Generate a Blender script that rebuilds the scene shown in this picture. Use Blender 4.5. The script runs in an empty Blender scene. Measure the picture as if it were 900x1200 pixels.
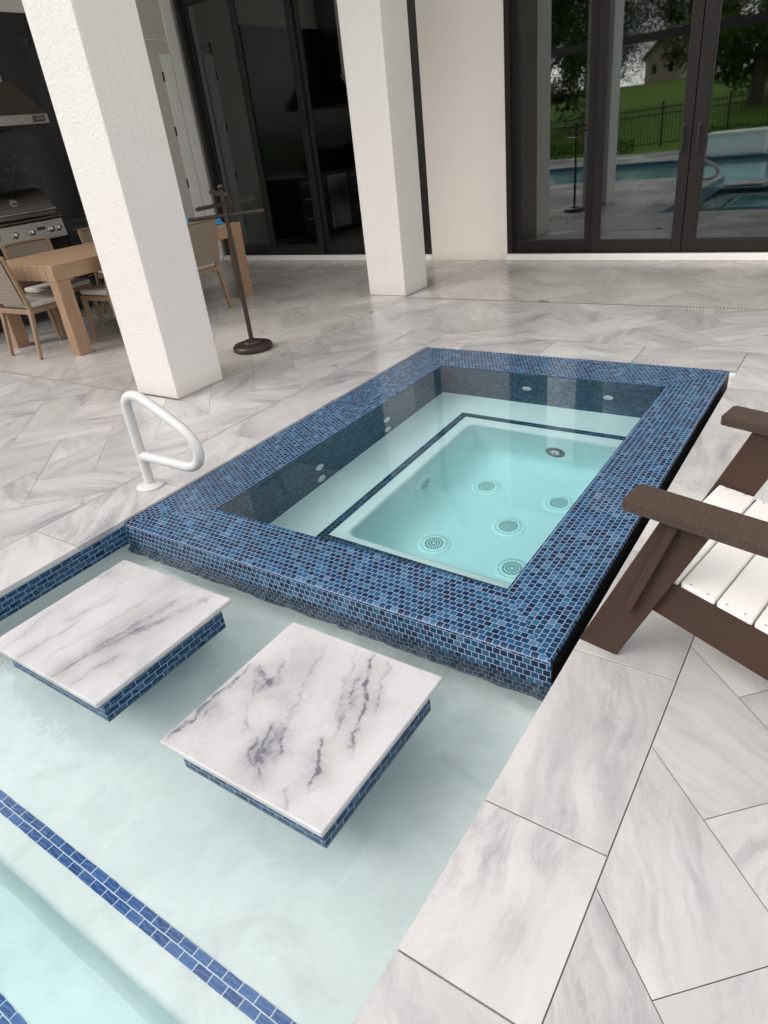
import bpy, math, random
from mathutils import Vector, Matrix
random.seed(7)
PI = math.pi
scene = bpy.context.scene
col = scene.collection

# ------------------------------------------------------------------ helpers
class MB:
    """collects shapes, built as ONE mesh object"""
    def __init__(s):
        s.v = []; s.f = []; s.uv = []; s.r = []; s.m = []
    def face(s, pts, uv=None, rnd=0.0, mi=0):
        n = len(s.v); s.v += [tuple(p) for p in pts]
        s.f.append(list(range(n, n + len(pts)))); s.uv.append(uv); s.r.append(rnd); s.m.append(mi)
    def grid(s, rows, closed=False, uvs=None, mi=0):
        """rows: list of equal-length point lists, shared vertices (smooth)"""
        n0 = len(s.v); c = len(rows[0])
        for r in rows: s.v += [tuple(p) for p in r]
        for i in range(len(rows) - 1):
            for j in range(c if closed else c - 1):
                k = (j + 1) % c
                s.f.append([n0 + i*c + j, n0 + i*c + k, n0 + (i+1)*c + k, n0 + (i+1)*c + j])
                s.uv.append(None if uvs is None else [uvs[i][j], uvs[i][j+1], uvs[i+1][j+1], uvs[i+1][j]])
                s.r.append(0.0); s.m.append(mi)
    def box(s, a, b, rnd=0.0, mi=0, M=None):
        x0, y0, z0 = a; x1, y1, z1 = b
        P = [Vector(p) for p in ((x0,y0,z0),(x1,y0,z0),(x1,y1,z0),(x0,y1,z0),(x0,y0,z1),(x1,y0,z1),(x1,y1,z1),(x0,y1,z1))]
        s.hexa(P, rnd, mi, M)
    def hexa(s, P, rnd=0.0, mi=0, M=None):
        if M is not None: P = [M @ Vector(p) for p in P]
        n = len(s.v); s.v += [tuple(p) for p in P]
        for q in ((3,2,1,0),(4,5,6,7),(0,1,5,4),(1,2,6,5),(2,3,7,6),(3,0,4,7)):
            s.f.append([n + i for i in q]); s.uv.append(None); s.r.append(rnd); s.m.append(mi)
    def bar(s, p, q, w, h=None, w2=None, h2=None, up=(0,0,1), mi=0):
        """tapered rectangular bar from p to q"""
        p = Vector(p); q = Vector(q); h = h or w; w2 = w2 or w; h2 = h2 or h
        d = (q - p).normalized(); u = Vector(up)
        if abs(d.dot(u)) > .98: u = Vector((0,1,0))
        a = d.cross(u).normalized(); b = a.cross(d).normalized()
        P = [p - a*w/2 - b*h/2, p + a*w/2 - b*h/2, p + a*w/2 + b*h/2, p - a*w/2 + b*h/2,
             q - a*w2/2 - b*h2/2, q + a*w2/2 - b*h2/2, q + a*w2/2 + b*h2/2, q - a*w2/2 + b*h2/2]
        s.hexa(P, 0.0, mi)
    def tube(s, path, r, n=14, caps=True, mi=0):
        path = [Vector(p) for p in path]; m = len(path)
        rr = r if isinstance(r, (list, tuple)) else [r]*m
        T = []
        for i in range(m):
            t = path[min(i+1, m-1)] - path[max(i-1, 0)]; T.append(t.normalized())
        a = T[0].cross(Vector((0,0,1)))
        if a.length < .05: a = T[0].cross(Vector((0,1,0)))
        a.normalize(); rows = []
        for i in range(m):
            a = (a - T[i]*a.dot(T[i])).normalized(); b = T[i].cross(a)
            rows.append([path[i] + rr[i]*(math.cos(2*PI*k/n)*a + math.sin(2*PI*k/n)*b) for k in range(n)])
        s.grid(rows, closed=True, mi=mi)
        if caps:
            s.face(list(reversed(rows[0])), mi=mi); s.face(rows[-1], mi=mi)
    def lathe(s, prof, c=(0,0,0), n=32, M=None, mi=0):
        rows = []
        for r, z in prof:
            row = [Vector((r*math.cos(2*PI*k/n), r*math.sin(2*PI*k/n), z)) for k in range(n)]
            if M is not None: row = [M @ p for p in row]
            rows.append([p + Vector(c) for p in row])
        s.grid(rows, closed=True, mi=mi)
        if prof[-1][0] > 1e-4: s.face(rows[-1], mi=mi)
        if prof[0][0] > 1e-4: s.face(list(reversed(rows[0])), mi=mi)
    def build(s, name, mat, parent=None, world=True, bevel=0, smooth=False, seg=2):
        me = bpy.data.meshes.new(name)
        off = Vector((0,0,0))
        if parent is not None and world:
            p = parent
            while p is not None: off += p.location; p = p.parent
        vs = [tuple(Vector(v) - off) for v in s.v] if off.length else s.v
        me.from_pydata(vs, [], s.f)
        mats = mat if isinstance(mat, (list, tuple)) else [mat]
        for m in mats: me.materials.append(m)
        if any(s.m): me.polygons.foreach_set('material_index', s.m)
        if any(u is not None for u in s.uv):
            uvl = me.uv_layers.new(name='UVMap'); data = []
            for f, u in zip(s.f, s.uv):
                for i in range(len(f)): data += (list(u[i]) if u is not None else [0.0, 0.0])
            uvl.data.foreach_set('uv', data)
        if any(s.r):
            at = me.attributes.new('rnd', 'FLOAT', 'FACE'); at.data.foreach_set('value', s.r)
        if smooth:
            me.polygons.foreach_set('use_smooth', [True]*len(s.f))
        me.update()
        if smooth and smooth != 'all':
            me.set_sharp_from_angle(angle=math.radians(38))
        o = bpy.data.objects.new(name, me); col.objects.link(o)
        if parent is not None: o.parent = parent
        if bevel:
            b = o.modifiers.new('bevel', 'BEVEL'); b.width = bevel; b.segments = seg; b.limit_method = 'ANGLE'; b.angle_limit = math.radians(40)
            b.harden_normals = False
        return o

def thing(name, label, cat, loc=(0,0,0), rz=0.0, group=None):
    o = bpy.data.objects.new(name, None); col.objects.link(o)
    o.empty_display_size = .1
    o.location = loc; o.rotation_euler = (0,0,rz)
    return tag(o, label, cat, group)
def tag(o, label, cat, group=None):
    o['label'] = label; o['category'] = cat
    if group: o['group'] = group
    return o
def struct(o): o['kind'] = 'structure'; return o
def copy_tree(o, parent=None):
    c = o.copy(); col.objects.link(c)
    if parent is not None: c.parent = parent
    for ch in [x for x in bpy.data.objects if x.parent == o]: copy_tree(ch, c)
    return c
def dup(o, label, loc, rz, group=None):
    c = copy_tree(o); c.location = loc; c.rotation_euler = (0,0,rz); c['label'] = label
    if group: c['group'] = group
    return c

# ------------------------------------------------------------------ node materials
class NT:
    def __init__(s, name):
        s.mat = bpy.data.materials.new(name); s.mat.use_nodes = True
        s.t = s.mat.node_tree; s.t.nodes.clear()
        s.out = s.t.nodes.new('ShaderNodeOutputMaterial')
    def n(s, typ, **kw):
        nd = s.t.nodes.new('ShaderNode' + typ)
        for k, v in kw.items(): setattr(nd, k, v)
        return nd
    def set(s, nd, **kw):
        for k, v in kw.items():
            k2 = k.replace('_', ' ')
            inp = nd.inputs[k2] if k2 in nd.inputs else nd.inputs[k]
            if hasattr(v, 'is_linked') or isinstance(v, bpy.types.NodeSocket): s.t.links.new(v, inp)
            else: inp.default_value = v
        return nd
    def link(s, a, b): s.t.links.new(a, b)
    def coord(s, kind='Object'):
        return s.n('TexCoord').outputs[kind]
    def mapping(s, vec, scale=(1,1,1), rot=(0,0,0), loc=(0,0,0)):
        m = s.n('Mapping'); s.link(vec, m.inputs['Vector'])
        m.inputs['Scale'].default_value = scale; m.inputs['Rotation'].default_value = rot; m.inputs['Location'].default_value = loc
        return m.outputs[0]
    def noise(s, vec, scale, detail=3, rough=.5, dist=0.0):
        nd = s.n('TexNoise'); s.link(vec, nd.inputs['Vector'])
        nd.inputs['Scale'].default_value = scale; nd.inputs['Detail'].default_value = detail
        nd.inputs['Roughness'].default_value = rough; nd.inputs['Distortion'].default_value = dist
        return nd.outputs['Fac']
    def ramp(s, fac, stops, interp='LINEAR'):
        r = s.n('ValToRGB'); cr = r.color_ramp; cr.interpolation = interp
        while len(cr.elements) < len(stops): cr.elements.new(.5)
        for e, (p, c) in zip(cr.elements, stops):
            e.position = p; e.color = (c, c, c, 1) if isinstance(c, (int, float)) else (*c, 1)
        s.link(fac, r.inputs[0]); return r.outputs[0]
    def math(s, op, a, b=None, clamp=False):
        m = s.n('Math', operation=op, use_clamp=clamp)
        for i, x in enumerate((a, b)):
            if x is None: continue
            if isinstance(x, (int, float)): m.inputs[i].default_value = x
            else: s.link(x, m.inputs[i])
        return m.outputs[0]
    def mix(s, fac, a, b, blend='MIX'):
        m = s.n('Mix', data_type='RGBA', blend_type=blend)
        for key, x in ((0, fac), (6, a), (7, b)):
            if isinstance(x, (int, float)): m.inputs[key].default_value = x if key == 0 else (x, x, x, 1)
            elif isinstance(x, (tuple, list)): m.inputs[key].default_value = (*x, 1)
            else: s.link(x, m.inputs[key])
        return m.outputs[2]
    def bump(s, h, strength=.3, dist=.01):
        b = s.n('Bump'); b.inputs['Strength'].default_value = strength; b.inputs['Distance'].default_value = dist
        s.link(h, b.inputs['Height']); return b.outputs[0]
    def prin(s, color, rough=.5, normal=None, metallic=0.0, spec=.5, coat=0.0, coat_rough=.03, coat_ior=1.5, sheen=0.0):
        p = s.n('BsdfPrincipled')
        def put(k, v):
            if isinstance(v, (int, float)): p.inputs[k].default_value = v
            elif isinstance(v, (tuple, list)): p.inputs[k].default_value = (*v, 1)
            else: s.link(v, p.inputs[k])
        put('Base Color', color); put('Roughness', rough); put('Metallic', metallic); put('Specular IOR Level', spec)
        if coat: put('Coat Weight', coat); put('Coat Roughness', coat_rough); put('Coat IOR', coat_ior)
        if sheen: put('Sheen Weight', sheen)
        if normal is not None: s.link(normal, p.inputs['Normal'])
        s.link(p.outputs[0], s.out.inputs['Surface'])
        return s.mat

def flat(name, c, rough=.5, metallic=0.0, var=.06, nscale=9.0, spec=.5, bump=0.0, coat=0.0):
    t = NT(name); co = t.coord(); n = t.noise(co, nscale, 4, .55)
    cc = t.mix(n, tuple(x*(1-var*2) for x in c), tuple(min(1, x*(1+var*2)) for x in c))
    r = t.math('ADD', t.math('MULTIPLY', n, .2), max(.02, rough-.1))
    nm = t.bump(t.noise(co, 220, 2), bump, .002) if bump else None
    return t.prin(cc, r, nm, metallic, spec, coat)

def marble(name, vec_kind='UV', base=(.53,.518,.510), grey=(.19,.19,.20), amount=1.15, use_rnd=True, wet=True, stretch=(.9, 3.0), seed=0.0, veins=(), rough_dry=.34):
    """cloudy grey-veined marble; veins: hand laid streaks ((x0,y0),(x1,y1),half width,wobble,strength)"""
    t = NT(name); uv = t.coord(vec_kind); raw = uv
    rn = None
    if use_rnd:
        at = t.n('Attribute'); at.attribute_name = 'rnd'; rn = at.outputs['Fac']
        cmb = t.n('CombineXYZ'); t.link(t.math('MULTIPLY', rn, 37.0), cmb.inputs[0]); t.link(t.math('MULTIPLY', rn, 91.0), cmb.inputs[1]); t.link(t.math('MULTIPLY', rn, 13.0), cmb.inputs[2])
        vr = t.n('VectorRotate', rotation_type='Z_AXIS'); t.link(uv, vr.inputs['Vector']); t.link(t.math('MULTIPLY', t.math('SUBTRACT', t.math('FRACT', t.math('MULTIPLY', rn, 7.31)), .5), 1.3), vr.inputs['Angle'])
        va = t.n('VectorMath', operation='ADD'); t.link(vr.outputs[0], va.inputs[0]); t.link(cmb.outputs[0], va.inputs[1]); uv = va.outputs[0]
    # domain warp
    wn = t.n('TexNoise'); t.link(uv, wn.inputs['Vector']); wn.inputs['Scale'].default_value = 3.2; wn.inputs['Detail'].default_value = 4
    wv = t.n('VectorMath', operation='MULTIPLY_ADD'); t.link(wn.outputs['Color'], wv.inputs[0]); wv.inputs[1].default_value = (.16,.16,.16); t.link(uv, wv.inputs[2])
    m = t.mapping(wv.outputs[0], (stretch[0], stretch[1], 1), (0,0,0), (seed, seed*1.7, seed*.3))
    broad = t.noise(m, 1.7, 6, .62, .3)
    streak = t.noise(t.mapping(wv.outputs[0], (stretch[0]*.9, stretch[1]*2.1, 1), (0,0,0), (seed+4, 2.0, 0)), 2.2, 7, .66, .4)
    clus = t.ramp(t.noise(t.mapping(uv, (.8, 1.3, 1), (0,0,0), (seed+9, 0, 0)), 1.9, 3, .5), [(.40, .12), (.62, 1.0)])
    f1 = t.ramp(broad, [(.40, 0.0), (.58, .30), (.78, .62)])
    f2 = t.math('MULTIPLY', t.ramp(streak, [(.47, 0.0), (.60, .45), (.78, .85)]), clus)
    hair = t.math('MULTIPLY', t.math('MULTIPLY', t.ramp(t.noise(m, 2.6, 8, .7, .8), [(.487, 0.0), (.5, 1.0), (.515, 0.0)]), clus), .28)
    fac = t.math('MULTIPLY', t.math('ADD', t.math('ADD', f1, f2), hair), amount*.72, True)
    if veins:
        wn2 = t.n('TexNoise'); t.link(raw, wn2.inputs['Vector']); wn2.inputs['Scale'].default_value = 12; wn2.inputs['Detail'].default_value = 8; wn2.inputs['Roughness'].default_value = .62
        ctr = t.n('VectorMath', operation='SUBTRACT'); t.link(wn2.outputs['Color'], ctr.inputs[0]); ctr.inputs[1].default_value = (.5,.5,.5)
        brk = t.ramp(t.noise(raw, 26, 6, .75), [(.40, .08), (.60, 1.0)])
        dust = t.noise(raw, 60, 4, .7)
        for (p0, p1, hw_, wob, st) in veins:
            d = Vector((p1[0]-p0[0], p1[1]-p0[1], 0)); ln = d.length; d.normalize(); nn = Vector((-d.y, d.x, 0))
            q = t.n('VectorMath', operation='MULTIPLY_ADD'); t.link(ctr.outputs[0], q.inputs[0]); q.inputs[1].default_value = (wob*1.9, wob*1.9, 0); t.link(raw, q.inputs[2])
            rel = t.n('VectorMath', operation='SUBTRACT'); t.link(q.outputs[0], rel.inputs[0]); rel.inputs[1].default_value = (p0[0], p0[1], 0)
            dt = t.n('VectorMath', operation='DOT_PRODUCT'); t.link(rel.outputs[0], dt.inputs[0]); dt.inputs[1].default_value = tuple(d/ln)
            dn = t.n('VectorMath', operation='DOT_PRODUCT'); t.link(rel.outputs[0], dn.inputs[0]); dn.inputs[1].default_value = tuple(nn)
            win = t.ramp(dt.outputs['Value'], [(0.0, 0.0), (.14, 1.0), (.8, 1.0), (1.0, 0.0)])
            core = t.ramp(t.math('DIVIDE', t.math('ABSOLUTE', dn.outputs['Value']), hw_), [(0.0, 1.0), (.35, .75), (1.0, 0.0)])
            halo = t.ramp(t.math('DIVIDE', t.math('ABSOLUTE', dn.outputs['Value']), hw_*8), [(0.0, .60), (.5, .25), (1.0, 0.0)])
            v = t.math('ADD', t.math('MULTIPLY', core, brk), t.math('MULTIPLY', halo, dust))
            fac = t.math('ADD', fac, t.math('MULTIPLY', t.math('MULTIPLY', v, win), st), True)
    c = t.mix(fac, base, grey)
    grain = t.noise(uv, 190, 3, .7); spk = t.ramp(t.noise(uv, 75, 4, .75), [(.60, 0.0), (.72, 1.0)])
    c = t.mix(t.math('MULTIPLY', grain, .16), c, tuple(x*.55 for x in base))
    c = t.mix(t.math('MULTIPLY', spk, .16), c, grey)
    if rn is not None:
        k = t.math('ADD', t.math('MULTIPLY', t.math('FRACT', t.math('MULTIPLY', rn, 17.7)), .20), .86)
        cm = t.n('CombineXYZ')
        for i in range(3): t.link(k, cm.inputs[i])
        c = t.mix(1.0, c, cm.outputs[0], 'MULTIPLY')
    if wet:
        ob = t.coord('Object')
        w = t.ramp(t.noise(ob, .8, 3, .5, .2), [(.32, 0.0), (.72, 1.0)])
        c = t.mix(t.math('MULTIPLY', w, .16), c, (.22, .216, .216))
        dirt = t.ramp(t.noise(ob, 2.3, 4, .5, .2), [(.48, 0.0), (.80, 1.0)])
        c = t.mix(t.math('MULTIPLY', dirt, .16), c, (.27, .235, .19))
        r = t.math('SUBTRACT', rough_dry, t.math('MULTIPLY', w, rough_dry-.13))
    else:
        r = t.math('ADD', rough_dry-.06, t.math('MULTIPLY', t.noise(raw, 9, 4), .14))
    nm = t.bump(t.math('ADD', t.math('MULTIPLY', grain, .5), t.noise(uv, 40, 3)), .12, .003)
    return t.prin(c, r, nm, spec=.5)

def tile_mat(name, bw, rh, mortar, stops, grout, rough=.12, coat=0.0, swirl=False, bump=.35, offset=.5, coat_rough=.02, gsmooth=.15, spec=.25):
    t = NT(name); uv = t.coord('UV')
    b = t.n('TexBrick'); t.link(uv, b.inputs['Vector']); b.offset = offset; b.offset_frequency = 2; b.squash = 1.0
    t.set(b, Color1=(0,0,0,1), Color2=(1,1,1,1), Mortar=(0,0,0,1))
    for k, v in (('Scale', 1.0), ('Mortar Size', mortar), ('Mortar Smooth', gsmooth), ('Bias', 0.0), ('Brick Width', bw), ('Row Height', rh)): b.inputs[k].default_value = v
    c = t.ramp(b.outputs['Color'], stops)
    big = t.noise(t.coord('Object'), 3.0, 3)
    c = t.mix(t.math('MULTIPLY', big, .25), c, tuple(x*.6 for x in stops[len(stops)//2][1]))
    if swirl:
        vm = t.n('VectorMath', operation='ADD'); t.link(uv, vm.inputs[0])
        t.link(t.mix(1.0, (0,0,0), b.outputs['Color']), vm.inputs[1])
        w = t.n('TexWave', wave_type='RINGS'); t.link(vm.outputs[0], w.inputs['Vector'])
        for k, v in (('Scale', 34.0), ('Distortion', 5.0), ('Detail', 2.0), ('Detail Scale', 1.4)): w.inputs[k].default_value = v
        c = t.mix(t.ramp(w.outputs['Fac'], [(.55, 0.0), (.9, .75)]), c, tuple(x*.55+y for x, y in zip(stops[-1][1], (.05,.11,.20))))
    else:
        c = t.mix(t.math('MULTIPLY', t.noise(uv, 90, 3, .6, 1.0), .18), c, stops[-1][1])
    c = t.mix(b.outputs['Fac'], c, grout)
    r = t.math('ADD', t.math('MULTIPLY', b.outputs['Fac'], .4), rough)
    h = t.math('SUBTRACT', 1.0, b.outputs['Fac'])
    h = t.math('ADD', h, t.math('MULTIPLY', b.outputs['Color'], .25))
    h = t.math('ADD', h, t.math('MULTIPLY', t.noise(uv, 70, 2), .35))
    return t.prin(c, r, t.bump(h, bump, .003), spec=spec, coat=coat, coat_rough=coat_rough, coat_ior=1.33)

def wood(name, c1, c2, axis=0, rough=.5):
    t = NT(name); co = t.coord()
    sc = [14, 14, 14]; sc[axis] = 1.2
    n = t.noise(t.mapping(co, tuple(sc)), 3.2, 5, .6, .8)
    n2 = t.noise(t.mapping(co, tuple(x*5 for x in sc)), 3.0, 2, .6)
    c = t.mix(t.ramp(n, [(.3, 0.0), (.7, 1.0)]), c1, c2)
    c = t.mix(t.math('MULTIPLY', n2, .3), c, tuple(x*.55 for x in c1))
    return t.prin(c, rough, t.bump(n2, .15, .002))

def plaster(name, c, mott=.06, rough=.6):
    t = NT(name); co = t.coord()
    n = t.noise(co, 7, 6, .62, .4); f = t.noise(co, 130, 2)
    cc = t.mix(t.ramp(n, [(.3, 0.0), (.72, 1.0)]), tuple(x*(1-mott) for x in c), c)
    stain = t.ramp(t.noise(co, 2.3, 7, .7, 1.5), [(.52, 0.0), (.70, 1.0)])
    cc = t.mix(t.math('MULTIPLY', stain, mott*3.2), cc, (.46, .47, .44))
    cc = t.mix(t.math('MULTIPLY', f, .12), cc, tuple(x*.8 for x in c))
    return t.prin(cc, rough, t.bump(f, .08, .002), spec=.3)

def stucco(name, c, bs=1.0):
    t = NT(name); co = t.coord()
    a = t.noise(co, 58, 2, .5, .5); b = t.noise(co, 120, 3, .6)
    h = t.math('ADD', t.ramp(a, [(.28, 0.0), (.72, 1.0)]), t.math('MULTIPLY', b, .45))
    big = t.noise(co, 1.3, 5, .6)
    cc = t.mix(big, tuple(x*.93 for x in c), c)
    cc = t.mix(t.math('MULTIPLY', t.ramp(a, [(.3, 1.0), (.5, 0.0)]), .12), cc, tuple(x*.7 for x in c))
    sp = t.n('SeparateXYZ'); t.link(co, sp.inputs[0])
    foot = t.ramp(t.math('ADD', sp.outputs[2], t.math('MULTIPLY', t.noise(co, 9, 5, .65), .16)), [(.06, 1.0), (.20, 0.0)])
    cc = t.mix(t.math('MULTIPLY', foot, .34), cc, (.33,.30,.26))
    streak = t.ramp(t.noise(t.mapping(co, (7, 7, .35)), 2.0, 5, .6), [(.55, 0.0), (.8, 1.0)])
    cc = t.mix(t.math('MULTIPLY', streak, .13), cc, tuple(x*.72 for x in c))
    h = t.math('MULTIPLY', h, t.math('ADD', .45, t.noise(co, 2.6, 4, .6)))
    return t.prin(cc, .85, t.bump(h, bs*.42, .006), spec=.25)

M = {}
M['paver'] = marble('silver marble paver')
M['patio_paver'] = marble('warm marble paver', base=(.52,.498,.470), grey=(.22,.21,.20), amount=.95)
M['coping'] = marble('silver marble coping', base=(.535,.523,.515), amount=1.2, stretch=(1.0, 2.2))
def local(vs, c): return [((p[0]-c[0], p[1]-c[1]), (q[0]-c[0], q[1]-c[1]), hw_, wb, st) for p, q, hw_, wb, st in vs]
VA = [((.673,-.830),(.763,-.438),.006,.030,.75), ((.689,-.70),(.758,-.246),.016,.040,.50), ((.455,-.623),(.494,-.381),.006,.03,.55), ((.477,-.83),(.505,-.54),.006,.03,.6),
      ((.742,-.56),(.867,-.20),.020,.045,.48), ((.372,-.78),(.334,-.56),.008,.04,.4), ((.776,-.82),(.81,-.60),.008,.03,.4), ((.253,-.47),(.336,-.28),.010,.04,.35), ((.58,-.80),(.64,-.30),.012,.05,.30)]
VB = [((1.255,-.82),(1.262,-.42),.008,.045,.85), ((1.275,-.45),(1.40,-.50),.006,.06,.6), ((1.363,-.53),(1.375,-.38),.007,.06,.6), ((1.485,-.60),(1.585,-.76),.010,.055,.95), ((1.535,-.59),(1.605,-.71),.008,.06,.7),
      ((1.645,-.57),(1.76,-.745),.007,.05,.95), ((1.585,-.20),(1.775,-.62),.009,.05,.90), ((1.65,-.20),(1.745,-.46),.007,.05,.6), ((1.42,-.24),(1.60,-.83),.014,.05,.32), ((1.48,-.66),(1.62,-.80),.006,.07,.6), ((1.60,-.30),(1.70,-.60),.006,.07,.6), ((1.30,-.46),(1.45,-.70),.006,.08,.45), ((1.52,-.21),(1.66,-.52),.010,.06,.35), ((1.28,-.70),(1.32,-.60),.008,.06,.5), ((1.66,-.75),(1.73,-.815),.010,.06,.4)]
M['slab_a'] = marble('marble platform long streaks', 'Object', base=(.50,.494,.496), grey=(.14,.142,.165), amount=.85, use_rnd=False, wet=False, stretch=(2.4, 1.0), seed=2.3, veins=local(VA, (.616,-.5145)), rough_dry=.30)
M['slab_b'] = marble('marble platform broken veins', 'Object', base=(.505,.498,.500), grey=(.10,.10,.13), amount=.55, use_rnd=False, wet=False, stretch=(2.0, 1.2), seed=5.1, veins=local(VB, (1.541,-.5145)), rough_dry=.30)
M['grout'] = flat('joint sand', (.22,.20,.175), .9, nscale=7, var=.3)
M['stucco'] = stucco('white textured stucco', (.66,.630,.612))
M['wall_paint'] = stucco('white smooth stucco', (.80,.745,.69), .35)
M['ceiling'] = flat('soffit paint', (.82,.80,.77), .8)
M['white_trim'] = flat('white painted trim', (.80,.78,.75), .45, var=.02)
SPA = [(0.0, (.0005,.003,.022)), (.24, (.0005,.009,.048)), (.36, (.001,.022,.070)), (.56, (.0015,.038,.108)), (.78, (.006,.066,.150)), (.92, (.022,.105,.20)), (1.0, (.07,.15,.26))]
M['spa_rim'] = tile_mat('spa glass mosaic wet', .0262, .0235, .0013, SPA, (.26,.31,.38), .16, coat=.32, coat_rough=.03, spec=.03)
M['spa_front'] = tile_mat('spa glass mosaic face', .0262, .0245, .0013, SPA, (.36,.41,.47), .16, coat=.25, coat_rough=.06, spec=.12)
M['spa_inner'] = tile_mat('spa glass mosaic submerged', .0262, .0245, .0011, [(0.0,(.006,.018,.05)),(.4,(.012,.050,.12)),(.75,(.028,.10,.19)),(1.0,(.07,.16,.25))], (.24,.32,.36), .3)
POOLT = [(0.0, (.002,.014,.045)), (.5, (.004,.030,.080)), (1.0, (.014,.058,.125))]
M['pool_tile'] = tile_mat('pool waterline glass brick', .052, .0255, .0014, POOLT, (.24,.32,.40), .15, swirl=True, spec=.15)
M['pool_stripe'] = tile_mat('step edge glass brick', .052, .0258, .0016, [(0.0,(.012,.045,.18)),(.5,(.022,.078,.26)),(1.0,(.05,.135,.37))], (.62,.67,.70), .15, swirl=True)
M['pool_plaster'] = plaster('pale pool plaster', (.86,.868,.85), mott=.10)
M['spa_plaster'] = plaster('spa plaster', (.90,.91,.91), mott=.05)
M['black_gap'] = flat('black slot shade', (.006,.006,.007), .7)
M['bronze'] = flat('dark bronze frame', (.017,.0145,.0135), .5, var=.05, nscale=4, spec=.22)
M['bronze_dark'] = flat('near black frame', (.012,.012,.012), .4)
M['rack'] = flat('oil rubbed bronze', (.055,.042,.036), .38, metallic=.7, nscale=14)
M['brown_poly'] = flat('brown lumber', (.050,.030,.023), .55, var=.10, nscale=5, bump=.15, spec=.15)
M['white_poly'] = flat('white lumber', (.72,.70,.675), .42, var=.015, bump=.06)
M['white_metal'] = flat('white powder coat', (.52,.515,.51), .38, var=.02, coat=.3)
M['jet'] = flat('white jet fitting', (.82,.86,.86), .3, var=.02)
M['drain_dark'] = flat('dark fitting', (.03,.05,.05), .4)
M['drain_slot'] = flat('drain grille slots', (.025,.06,.065), .6)
M['drain_ring'] = flat('white drain cover', (.93,.97,.97), .4, var=.02)
M['steel'] = flat('brushed stainless', (.33,.315,.30), .30, metallic=1.0, var=.04, nscale=6)
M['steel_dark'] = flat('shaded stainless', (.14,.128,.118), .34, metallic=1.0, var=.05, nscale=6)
M['black_cab'] = flat('black cabinet', (.012,.012,.013), .35)
M['teak_x'] = wood('teak lengthwise', (.27,.172,.10), (.345,.225,.135), 1)
M['teak_leg'] = wood('teak upright', (.255,.15,.09), (.33,.205,.125), 2)
M['chair_wood'] = wood('chair teak', (.19,.12,.07), (.27,.18,.105), 2)
M['cushion'] = flat('beige cushion', (.50,.47,.44), .95, var=.03, nscale=60, bump=.3)
M['blue_cloth'] = flat('blue towel cloth', (.03,.30,.62), .9, var=.15, nscale=30, bump=.4)
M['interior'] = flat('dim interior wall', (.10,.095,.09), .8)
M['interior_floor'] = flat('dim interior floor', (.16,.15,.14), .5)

def weave():
    t = NT('woven rope'); co = t.coord()
    w = t.n('TexWave', wave_type='BANDS', bands_direction='Z'); t.link(co, w.inputs['Vector']); w.inputs['Scale'].default_value = 15; w.inputs['Distortion'].default_value = 1.2
    w2 = t.n('TexWave', wave_type='BANDS', bands_direction='X'); t.link(co, w2.inputs['Vector']); w2.inputs['Scale'].default_value = 32
    h = t.math('MULTIPLY', w.outputs['Fac'], w2.outputs['Fac'])
    c = t.mix(h, (.16,.125,.095), (.36,.30,.235))
    c = t.mix(t.math('MULTIPLY', t.noise(co, 14, 3), .35), c, (.22,.175,.135))
    return t.prin(c, .85, t.bump(h, .6, .006))
M['weave'] = weave()
def armtop():
    t = NT('brown lumber with drops and painted glints'); co = t.coord()
    v = t.n('TexVoronoi', feature='F1'); t.link(co, v.inputs['Vector']); v.inputs['Scale'].default_value = 210; v.inputs['Randomness'].default_value = 1.0
    d = t.ramp(v.outputs['Distance'], [(0.0, 1.0), (.18, .8), (.40, 0.0)])
    pick = t.ramp(t.n('SeparateColor').outputs[0] if False else t.noise(co, 120, 1), [(.52, 0.0), (.60, 1.0)])
    d = t.math('MULTIPLY', d, pick)
    r = t.math('SUBTRACT', .34, t.math('MULTIPLY', d, .28))
    c = t.mix(t.noise(co, 6, 4), (.042,.026,.019), (.060,.038,.029))
    c = t.mix(t.math('MULTIPLY', d, .75), c, (.30,.265,.235))  # pale specks paint the sky glint of the drops into the colour
    return t.prin(c, r, t.bump(d, 1.0, .004), spec=.3)
M['arm'] = armtop()
def black_marble():
    t = NT('black marble backsplash'); co = t.coord()
    w = t.noise(co, 2.2, 8, .7, 2.2)
    v = t.ramp(w, [(.488, 0.0), (.499, .6), (.51, 0.0)])
    band = t.ramp(t.noise(co, 1.4, 3), [(.5, 0.0), (.62, 1.0)])
    c = t.mix(t.math('MULTIPLY', t.math('MULTIPLY', v, band), .45), (.010,.010,.012), (.30,.29,.28))
    return t.prin(c, .16, spec=.5)
M['black_marble'] = black_marble()
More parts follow.
